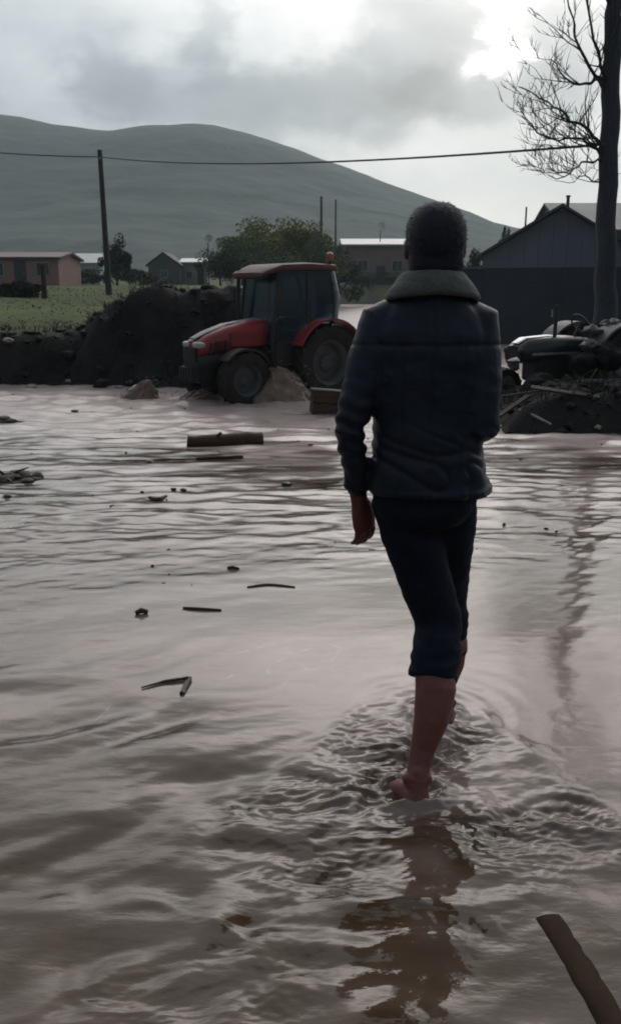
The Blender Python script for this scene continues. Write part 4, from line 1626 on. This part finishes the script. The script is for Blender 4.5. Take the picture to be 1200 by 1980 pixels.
bent_twig()
twig([(288, 964), (306, 968), (322, 962)], .014, 'short dark stick floating below the two clods')
twig([(478, 1137), (520, 1134), (570, 1138)], .006, 'long thin straw floating in the smooth bright water')
twig([(354, 1178), (380, 1180), (428, 1182)], .006, 'thin straw floating left in the smooth bright water')
twig([(262, 1188), (286, 1187)], .010, 'short dark chip floating left of the thin straw')
twig([(440, 1100), (462, 1103)], .007, 'tiny chip of straw on the bright water at centre')


def litter():
    rd = random.Random(21)
    mb = MB()
    for i in range(170):
        y = 4.2 + 9.5 * rd.random() ** 1.1
        x = rd.uniform(-.42, .42) * (y + .4)
        if rd.random() > .35 + .9 * float(perlin(np.array([x * .9]), np.array([y * .9]), 99)[0]):
            continue
        L = rd.uniform(.004, .017) * (.45 + .16 * y) * rd.uniform(.4, 1.0)
        a = rd.gauss(.15, .5)
        z = wz(y) + .002 + .0008 * y
        w = L * rd.uniform(.08, .25)
        c, s_ = math.cos(a), math.sin(a)
        p = [(-L, -w * .3), (0, -w), (L, -w * .2), (L * .8, w * .4), (-L * .2, w)]
        top = [(x + u * c - v * s_, y + u * s_ + v * c, z + rd.uniform(0, .0015)) for u, v in p]
        bot = [(q[0], q[1], z - .012) for q in top]
        mb.add((top + bot, [(0, 1, 2, 3, 4)] + [(k, 5 + k, 5 + (k + 1) % 5, (k + 1) % 5) for k in range(5)]))
    mb.build('litter', M_mudwood, None, False, kind='stuff', label='fine straw and bark litter drifting on the flood')


litter()


def scrap_boards():
    for x, y, dz, L, w, rot, m_, lab in (
            (2.62, 11.3, .14, .75, .09, (.1, -.45, .5), M_mudwood, 'dark scrap board poking up at the left end of the right mud heap'),
            (3.25, 10.95, .07, .85, .10, (.3, .12, -.25), M_mudwood, 'long muddy board lying along the front of the right mud heap'),
            (3.75, 11.2, .12, .6, .12, (-.2, .3, .35), M_black, 'short black board tilted in the middle of the right mud heap'),
            (3.05, 11.7, .16, .95, .06, (.0, -.2, -.6), M_black, 'narrow black lath slanting below the old tractor bonnet'),
            (4.15, 11.0, .08, .7, .08, (.2, -.15, .15), M_mudwood, 'muddy board at the right end of the heap under the trailer rail')):
        o = MB().add(box(0, 0, 0, L, w, .025)).build('scrap_board', m_, None, False, .004)
        o.location = (x, y, gz(x, y) + dz * .6)
        o.rotation_euler = rot
        tag(o, lab, 'board', 'scrap boards on the right mud heap')


scrap_boards()


def flood_box():
    p = at(632, 800)
    e = empty('wooden_box', (p.x + .05, p.y, wz(p.y) - .04), 'brown wooden box tipping in the water beside the man at his elbow', 'box', R(8))
    e.rotation_euler = (R(-4), R(5), R(8))
    e.scale = (1.15, 1.0, 1.45)
    for k in range(2):
        MB().add(box(0, -.17, .07 + .125 * k, .52, .02, .118)).build('plank', M_wood, e, False, .004)
        MB().add(box(0, .17, .07 + .125 * k, .52, .02, .118)).build('plank', M_wood, e, False, .004)
        for s in (-1, 1):
            MB().add(box(s * .25, 0, .07 + .125 * k, .02, .316, .118)).build('plank', M_wood, e, False, .004)
    for k in range(3):
        MB().add(box(0, -.112 + .112 * k, .268, .54, .106, .018)).build('lid_board', M_cream, e, False, .004)


flood_box()

# sunken plank in the lower right corner
a_, b_ = at(1058, 1772), at(1200, 2010)
dv_ = (b_ - a_)
ln_ = dv_.length
rd_ = random.Random(77)
pp_ = [a_.lerp(b_, i / 14) + Vector((rd_.gauss(0, .0008) + .003 * math.sin(i / 14 * 3.1), 0, -.0055 + .005 * i / 14 + rd_.gauss(0, .0008))) for i in range(15)]
M_plank = mat('sunken_wood', (.052, .030, .019), (.028, .017, .012), 9, .6, .002, 40, spec=.05)
o = MB().add(tube(pp_, [(.036 + rd_.gauss(0, .0005), .012) for i in range(15)], 12)).build('plank', M_plank, None, True)
tag(o, 'dark brown plank lying in shallow water in the lower right corner', 'plank')

# ------------------------------------------------------------------ the walking man


def hand(mb, wrist, d, s, bend=.35, k=1.0, flip=1):
    """wrist point, finger direction d, across direction s (index to little finger), palm normal n"""
    d = Vector(d).normalized()
    s = Vector(s)
    s = (s - d * s.dot(d)).normalized()
    n = d.cross(s) * flip
    w = Vector(wrist)
    mb.add(tube([w - d * .03, w, w + d * .03 * k, w + d * .065 * k, w + d * .092 * k],
                [(.026, .021), (.026, .019), (.036 * k, .017), (.041 * k, .016), (.038 * k, .013)], 14))
    # make the palm's wide axis follow s
    return d, s, n, w


def palm(mb, w, d, s, n, k):
    rings = []
    for t, a, b in ((-.03, .025, .021), (0, .027, .019), (.03, .037, .0175), (.065, .042, .0165), (.09, .040, .014), (.098, .034, .010)):
        c = w + d * (t * k)
        rings.append([tuple(c + s * (a * k * math.cos(q)) + n * (b * k * math.sin(q))) for q in [2 * math.pi * i / 16 for i in range(16)]])
    mb.add(loft(rings))


def full_hand(mb, wrist, d, s, flip=1, k=1.0, curl=.35):
    d = Vector(d).normalized()
    s = Vector(s)
    s = (s - d * s.dot(d)).normalized()
    n = d.cross(s) * flip
    w = Vector(wrist)
    palm(mb, w, d, s, n, k)
    for i, (o, L) in enumerate(((-.030, .072), (-.010, .080), (.011, .074), (.030, .058))):
        p = w + d * (.082 * k) + s * (o * k)
        cur = curl + .06 * i
        dd = (d + s * o * .8).normalized()
        pts = [p]
        for j, f in enumerate((.44, .32, .24)):
            ax = (dd * math.cos(cur * (.5 + .6 * j)) + n * math.sin(cur * (.5 + .6 * j))).normalized()
            pts.append(pts[-1] + ax * (L * k * f))
        mb.add(tube(pts, [.0092 * k, .0088 * k, .0080 * k, .0062 * k], 8))
        mb.add(ellipsoid(pts[-1], (.0066 * k,) * 3, 8, 6))
    p = w + d * (.022 * k) - s * (.026 * k) + n * .004
    t1 = (d * .86 - s * .40 + n * .34).normalized()
    t2 = (d * .93 - s * .22 + n * .30).normalized()
    q1 = p + t1 * .042 * k
    q2 = q1 + t2 * .030 * k
    q3 = q2 + t2 * .024 * k
    mb.add(tube([p, q1, q2, q3], [.014 * k, .0115 * k, .010 * k, .007 * k], 8))
    mb.add(ellipsoid(q3, (.0074 * k,) * 3, 8, 6))


SOLE = -.048


def foot(mb, heel, dirn, side, pitch=0.0):
    """heel point on the bed, direction of the toes; side=+1 when the big toe lies to the right of it"""
    h = Vector(heel)
    d = Vector((dirn[0], dirn[1], 0)).normalized()
    s = Vector((d.y, -d.x, 0))
    up = Vector((0, 0, 1))

    def P(t, a, z):
        return h + d * t + s * a + up * z
    rings = []
    for t, hw, z0, z1, off in ((-.012, .016, .010, .05, 0), (.0, .030, .002, .075, 0), (.03, .035, 0, .095, 0), (.07, .034, .004, .098, .001), (.11, .036, .008, .080, .003),
                               (.15, .043, .004, .060, .004), (.185, .047, 0, .042, .003), (.205, .045, 0, .032, 0)):
        c = P(t, off * side, (z0 + z1) / 2)
        rings.append([tuple(c + s * (hw * math.cos(q)) + up * ((z1 - z0) / 2 * math.sin(q))) for q in [2 * math.pi * i / 16 for i in range(16)]])
    mb.add(loft(rings))
    for i, (a, L, r) in enumerate(((.033, .052, .0145), (.012, .050, .0105), (-.006, .044, .010), (-.022, .037, .0095), (-.036, .028, .009))):
        a *= side
        b = P(.190 - .006 * i, a, .016)
        mb.add(tube([b, b + d * L * .6 + up * .003, b + d * L - up * .004], [r, r, r * .8], 8))
        mb.add(ellipsoid(b + d * L - up * .004, (r * .85,) * 3, 8, 6))


HEAD = Vector((.352, 2.53, 1.603))


def build_person():
    e = empty('person', (.335, 2.5, SOLE), 'man seen from behind wading barefoot in dark jacket and rolled up trousers', 'person')
    T = Matrix.Translation((-.335, -2.5, -SOLE))

    LH, LK, LA = Vector((.270, 2.53, .86)), Vector((.402, 2.50, .47)), Vector((.318, 2.265, .055))
    RH, RK, RA = Vector((.420, 2.54, .86)), Vector((.464, 2.77, .47)), Vector((.472, 2.76, .05))
    LS, LE, LW = Vector((.196, 2.50, 1.395)), Vector((.112, 2.445, 1.09)), Vector((.150, 2.545, .855))
    RS, RE, RW = Vector((.482, 2.50, 1.395)), Vector((.494, 2.445, 1.10)), Vector((.425, 2.655, 1.02))
    # ---- body: one continuous skin surface
    b = MB()
    c = HEAD
    b.add(ellipsoid(c + Vector((0, -.008, .012)), (.072, .092, .098), 24, 16, 2.2))      # skull
    b.add(ellipsoid(c + Vector((0, .035, -.050)), (.056, .062, .075), 20, 14, 2.3))      # face and jaw
    b.add(ellipsoid(c + Vector((0, .065, -.108)), (.028, .026, .018), 14, 10))           # chin
    b.add(tube([c + Vector((0, .092, .012)), c + Vector((0, .105, -.018)), c + Vector((0, .118, -.038))], [.008, .012, .016], 10))  # nose
    b.add(tube([c + Vector((-.04, .082, .022)), c + Vector((0, .09, .026)), c + Vector((.04, .082, .022))], [.008, .010, .008], 8))  # brow
    b.add(tube([c + Vector((-.022, .092, -.074)), c + Vector((0, .099, -.072)), c + Vector((.022, .092, -.074))], [.005, .008, .005], 8))  # lips
    for s in (-1, 1):
        b.add(ellipsoid(c + Vector((s * .029, .083, .004)), (.013, .010, .009), 12, 8))  # eyes
        b.add(ellipsoid(c + Vector((s * .078, .0, -.012)), (.012, .020, .031), 12, 10))  # ears
    b.add(tube([c + Vector((0, -.012, -.04)), c + Vector((0, -.022, -.11)), Vector((.340, 2.50, 1.40))], [.056, .055, .070], 18))
    rg = []
    for z, hw, hd, cx in ((.84, .135, .095, .337), (.95, .140, .095, .337), (1.08, .125, .085, .337), (1.22, .140, .095, .337), (1.34, .150, .095, .338), (1.41, .120, .075, .338), (1.44, .07, .055, .339)):
        rg.append(sring(cx, 2.51, z, hw, hd, 2.4, 24))
    b.add(loft(rg))
    for S, E, W in ((LS, LE, LW), (RS, RE, RW)):
        b.add(tube([S + Vector((.0, 0, -.01)), S.lerp(E, .5), E, E.lerp(W, .35), W], [.046, .041, .034, .035, .024], 12))
    full_hand(b, LW, (.034, .040, -.150), (-.75, -.72, 0), 1, 1.14, .42)
    full_hand(b, RW, (-.05, .16, -.02), (.75, .1, -.6), -1, 1.0, .6)
    for H, K, A in ((LH, LK, LA), (RH, RK, RA)):
        cb = Vector((0, -.022, 0))
        ox = Vector((.012, 0, 0))
        b.add(tube([H, H.lerp(K, .5), K, K.lerp(A, .26) + cb, K.lerp(A, .40) + cb * 1.3 + ox, K.lerp(A, .60) + cb + ox, K.lerp(A, .80) + ox * .3, K.lerp(A, .9), A],
                   [.075, .066, .054, .061, .0625, .053, .038, .034, .037], 16))
        b.add(ellipsoid(A + Vector((.03, 0, .012)), (.016, .018, .018), 10, 8))
        b.add(ellipsoid(A + Vector((-.03, 0, .012)), (.016, .018, .018), 10, 8))
    fl = Vector((-.46, .89, 0)).normalized()
    foot(b, (LA.x + .004, LA.y - .045, SOLE), fl, 1)
    b.add(tube([LA, (LA.x + .002, LA.y - .02, SOLE + .045)], [.034, .036], 12))
    b.add(tube([(LA.x, LA.y, .10), (LA.x + .002, LA.y - .04, SOLE + .05)], [.018, .020], 10))
    foot(b, (RA.x, RA.y - .045, SOLE), (.12, .99, 0), -1)
    b.add(tube([RA, (RA.x, RA.y - .02, SOLE + .045)], [.034, .036], 12))
    mb = MB()
    mb.add((b.v, b.f), T)
    me = remesh(mb, .0048, 3, 'body')
    link('body', me, M_skin, e, True, 0)

    # ---- hair: short thick black hair over skull, sides and nape
    h = MB()
    h.add(ellipsoid(c + Vector((0, -.012, .018)), (.084, .100, .096), 28, 18, 2.35), T)
    h.add(ellipsoid(c + Vector((0, -.030, -.035)), (.077, .070, .080), 24, 14, 2.6), T)
    me = remesh(h, .006, 3, 'hair')
    v, n = verts_np(me), normals_np(me)
    k = perlin(v[:, 0] * 60 + v[:, 1] * 25, v[:, 2] * 60 - v[:, 1] * 31, 141) * .0025 + perlin(v[:, 0] * 140 + v[:, 1] * 90, v[:, 2] * 130, 143) * .002
    set_np(me, v + n * k[:, None])
    # short strands standing off the hair mass
    v, n = verts_np(me), normals_np(me)
    hm = MB()
    hm.v = [tuple(q) for q in v]
    hm.f = [tuple(p.vertices) for p in me.polygons]
    for q in rng.integers(0, len(v), 4200):
        p_, n_ = v[q], n[q]
        d_ = n_ * .32 + np.array([rng.normal(0, .35), -.25 + rng.normal(0, .3), -.45 + rng.normal(0, .35)])
        d_ = d_ / np.linalg.norm(d_)
        s_ = np.cross(d_, n_)
        s_ = s_ / (np.linalg.norm(s_) + 1e-6) * .0011
        hm.add(([p_ - n_ * .002 - s_, p_ - n_ * .002 + s_, p_ + d_ * rng.uniform(.004, .011)], [(0, 1, 2)]))
    m2 = bpy.data.meshes.new('hair')
    m2.from_pydata(hm.v, [], hm.f)
    link('hair', m2, M_hair, e, True, 0)
    # ---- jacket
    j = MB()
    rg = []
    for z, hw, hd, cx, cy in ((.885, .180, .120, .352, 2.500), (.93, .176, .120, .349, 2.502), (1.02, .164, .118, .345, 2.506), (1.10, .160, .117, .341, 2.508), (1.20, .172, .118, .337, 2.508),
                              (1.30, .176, .118, .337, 2.505), (1.36, .172, .112, .338, 2.503), (1.405, .152, .098, .339, 2.502), (1.44, .122, .086, .341, 2.502), (1.475, .092, .078, .344, 2.503), (1.50, .074, .070, .346, 2.503)):
        rg.append(sring(cx, cy, z, hw, hd, 2.6, 32))
    j.add(loft(rg), T)
    j.add(tube([LS + Vector((.05, 0, .015)), LS + Vector((.0, 0, .0)), LS.lerp(LE, .3), LS.lerp(LE, .7), LE, LE.lerp(LW, .35), LE.lerp(LW, .75), LW + Vector((0, 0, .035))],
               [.055, .062, .063, .055, .047, .045, .041, .039], 18), T)
    j.add(tube([RS + Vector((-.05, 0, .015)), RS, RS.lerp(RE, .3), RS.lerp(RE, .7), RE, RE.lerp(RW, .35), RE.lerp(RW, .75), RW + Vector((0, -.03, 0))],
               [.055, .060, .062, .058, .056, .055, .048, .044], 18), T)
    # open front corner swinging out at the right hem
    j.add(loft([[(.50, 2.47, 1.03), (.515, 2.52, 1.03), (.47, 2.56, 1.03), (.455, 2.50, 1.03)], [(.515, 2.47, .96), (.535, 2.53, .96), (.47, 2.58, .96), (.455, 2.50, .96)],
                [(.535, 2.465, .885), (.562, 2.53, .882), (.48, 2.60, .885), (.455, 2.50, .885)]]), T)
    me = remesh(j, .0052, 8, 'jacket')
    v, n = verts_np(me), normals_np(me)
    x, y, z = v[:, 0], v[:, 1], v[:, 2]
    t = x * .8 + y * .5
    q1, q2 = perlin(t * 5, z * 5, 152), perlin(t * 5, z * 5, 154)
    ruck = .0050 * perlin(t * 7 + q1, z * 8 + q2, 151) + .0024 * perlin(t * 15 + 2 * q1, z * 19 + 2 * q2, 153) + .0010 * perlin(t * 45, z * 50, 155)
    slant = .0046 * np.abs(perlin((x + z * .55) * 9, (z - x * .3) * 5, 157)) + .0052 * (1 - np.abs(perlin((x - z * .4) * 5 + q1, (z + x * .5) * 13 + q2, 158)) * 3).clip(0, 1) ** 2 * smooth(1.25, .98, z)
    # tight cross folds at the elbows
    el_ = np.exp(-(((z - (LE.z - SOLE)) / .10) ** 2)) * smooth(.135, .17, -x)
    ruck = ruck + el_ * .0035 * np.sin(z * 130 + 6 * perlin(x * 9, y * 9, 159))
    side_s = np.abs(np.abs(x - .004) - (.085 + .10 * (z - 1.15) ** 2))
    seam = (-.0045 * np.exp(-((x - .004) / .005) ** 2) - .0035 * np.exp(-(side_s / .0045) ** 2) * (z < 1.38) + .0015 * np.exp(-((np.abs(x - .004) - .011) / .006) ** 2)) * (y < -.02)
    yoke = -.003 * np.exp(-((z - (1.33 - SOLE)) / .006) ** 2) * (y < 0)
    hem = .004 * np.exp(-((z - (.905 - SOLE)) / .010) ** 2)
    set_np(me, v + n * (1.0 * ruck - 1.6 * slant + seam + yoke + hem)[:, None])
    ja = link('jacket', me, M_jacket, e, True, 0)
    # collar: thick folded collar lying on the shoulders
    cl = MB()
    secs = []
    nn = 40
    for zz, rx, ry, dy in ((1.486, .070, .066, 0), (1.512, .071, .068, 0), (1.528, .074, .072, 0), (1.535, .080, .079, 0), (1.532, .090, .089, -.001), (1.519, .106, .100, -.003),
                           (1.500, .122, .109, -.006), (1.478, .135, .114, -.009), (1.468, .136, .112, -.009), (1.464, .126, .105, -.008), (1.474, .108, .096, -.006)):
        ring = []
        for i in range(nn):
            a = 2 * math.pi * i / nn
            fr = max(0, math.sin(a))          # towards the chest the collar opens and drops
            sd2 = abs(math.cos(a)) ** 2
            ring.append((.345 + rx * math.cos(a), 2.503 + dy + ry * math.sin(a), zz - .035 * fr ** 1.5 - .016 * sd2 * min(1, max(0, (rx - .074) / .03))))
        secs.append(ring)
    v_, f_ = loft(secs, False)
    o_ = (len(secs) - 1) * nn
    f_ += [(o_ + i, o_ + (i + 1) % nn, (i + 1) % nn, i) for i in range(nn)]
    cl.add((v_, f_), T)
    me = remesh(cl, .006, 3, 'collar')
    v, n = verts_np(me), normals_np(me)
    k = .0022 * perlin(v[:, 0] * 24 + v[:, 1] * 16, v[:, 2] * 30, 161) + .0014 * perlin(v[:, 0] * 90 + v[:, 1] * 70, v[:, 2] * 95, 163)
    set_np(me, v + n * k[:, None])
    link('collar', me, M_collar, ja, True, 0)
    # ---- trousers, rolled up to mid calf
    tr = MB()
    tr.add(loft([sring(.337, 2.515, .79, .120, .095, 2.2, 28), sring(.337, 2.512, .84, .150, .113, 2.4, 28), sring(.337, 2.512, .90, .150, .112, 2.4, 28), sring(.337, 2.512, .98, .140, .102, 2.4, 28)]), T)
    cb = Vector((0, -.018, 0))
    tr.add(tube([LH + Vector((0, 0, .02)), LH.lerp(LK, .3), LH.lerp(LK, .7), LK, LK.lerp(LA, .16) + cb, LK.lerp(LA, .29) + cb, LK.lerp(LA, .345) + cb],
                [.092, .090, .082, .074, .075, .075, .078], 20), T)
    tr.add(tube([RH + Vector((0, 0, .02)), RH.lerp(RK, .3), RH.lerp(RK, .7), RK, RK.lerp(RA, .18) + cb, RK.lerp(RA, .45) + cb, RK.lerp(RA, .50) + cb],
                [.092, .090, .082, .074, .076, .074, .076], 20), T)
    me = remesh(tr, .007, 12, 'trousers')
    v, n = verts_np(me), normals_np(me)
    x, y, z = v[:, 0], v[:, 1], v[:, 2]
    k = .006 * perlin(x * 8 + y * 6, z * 12, 171) + .0045 * perlin(x * 12 + y * 9, z * 26, 173)
    low_ = (1 - smooth(.40, .62, z))
    k = k + low_ * .006 * perlin(x * 6 + y * 5, z * 48, 175)
    set_np(me, v + n * k[:, None])
    link('trousers', me, M_trouser, e, True, 0)
    return e


build_person()

# ------------------------------------------------------------------ haze
hz = MB().add(box(0, 0, 90, 3300, 3300, 200)).build('haze', None, None, False, kind='stuff', label='pale damp haze softening the far hill')
mh = bpy.data.materials.new('haze')
mh.use_nodes = True
th = mh.node_tree
th.nodes.clear()
oh = th.nodes.new('ShaderNodeOutputMaterial')
pv = th.nodes.new('ShaderNodeVolumePrincipled')
pv.inputs['Color'].default_value = (.74, .90, .97, 1)
pv.inputs['Density'].default_value = .00058
pv.inputs['Anisotropy'].default_value = .25
th.links.new(pv.outputs[0], oh.inputs['Volume'])
hz.data.materials.append(mh)
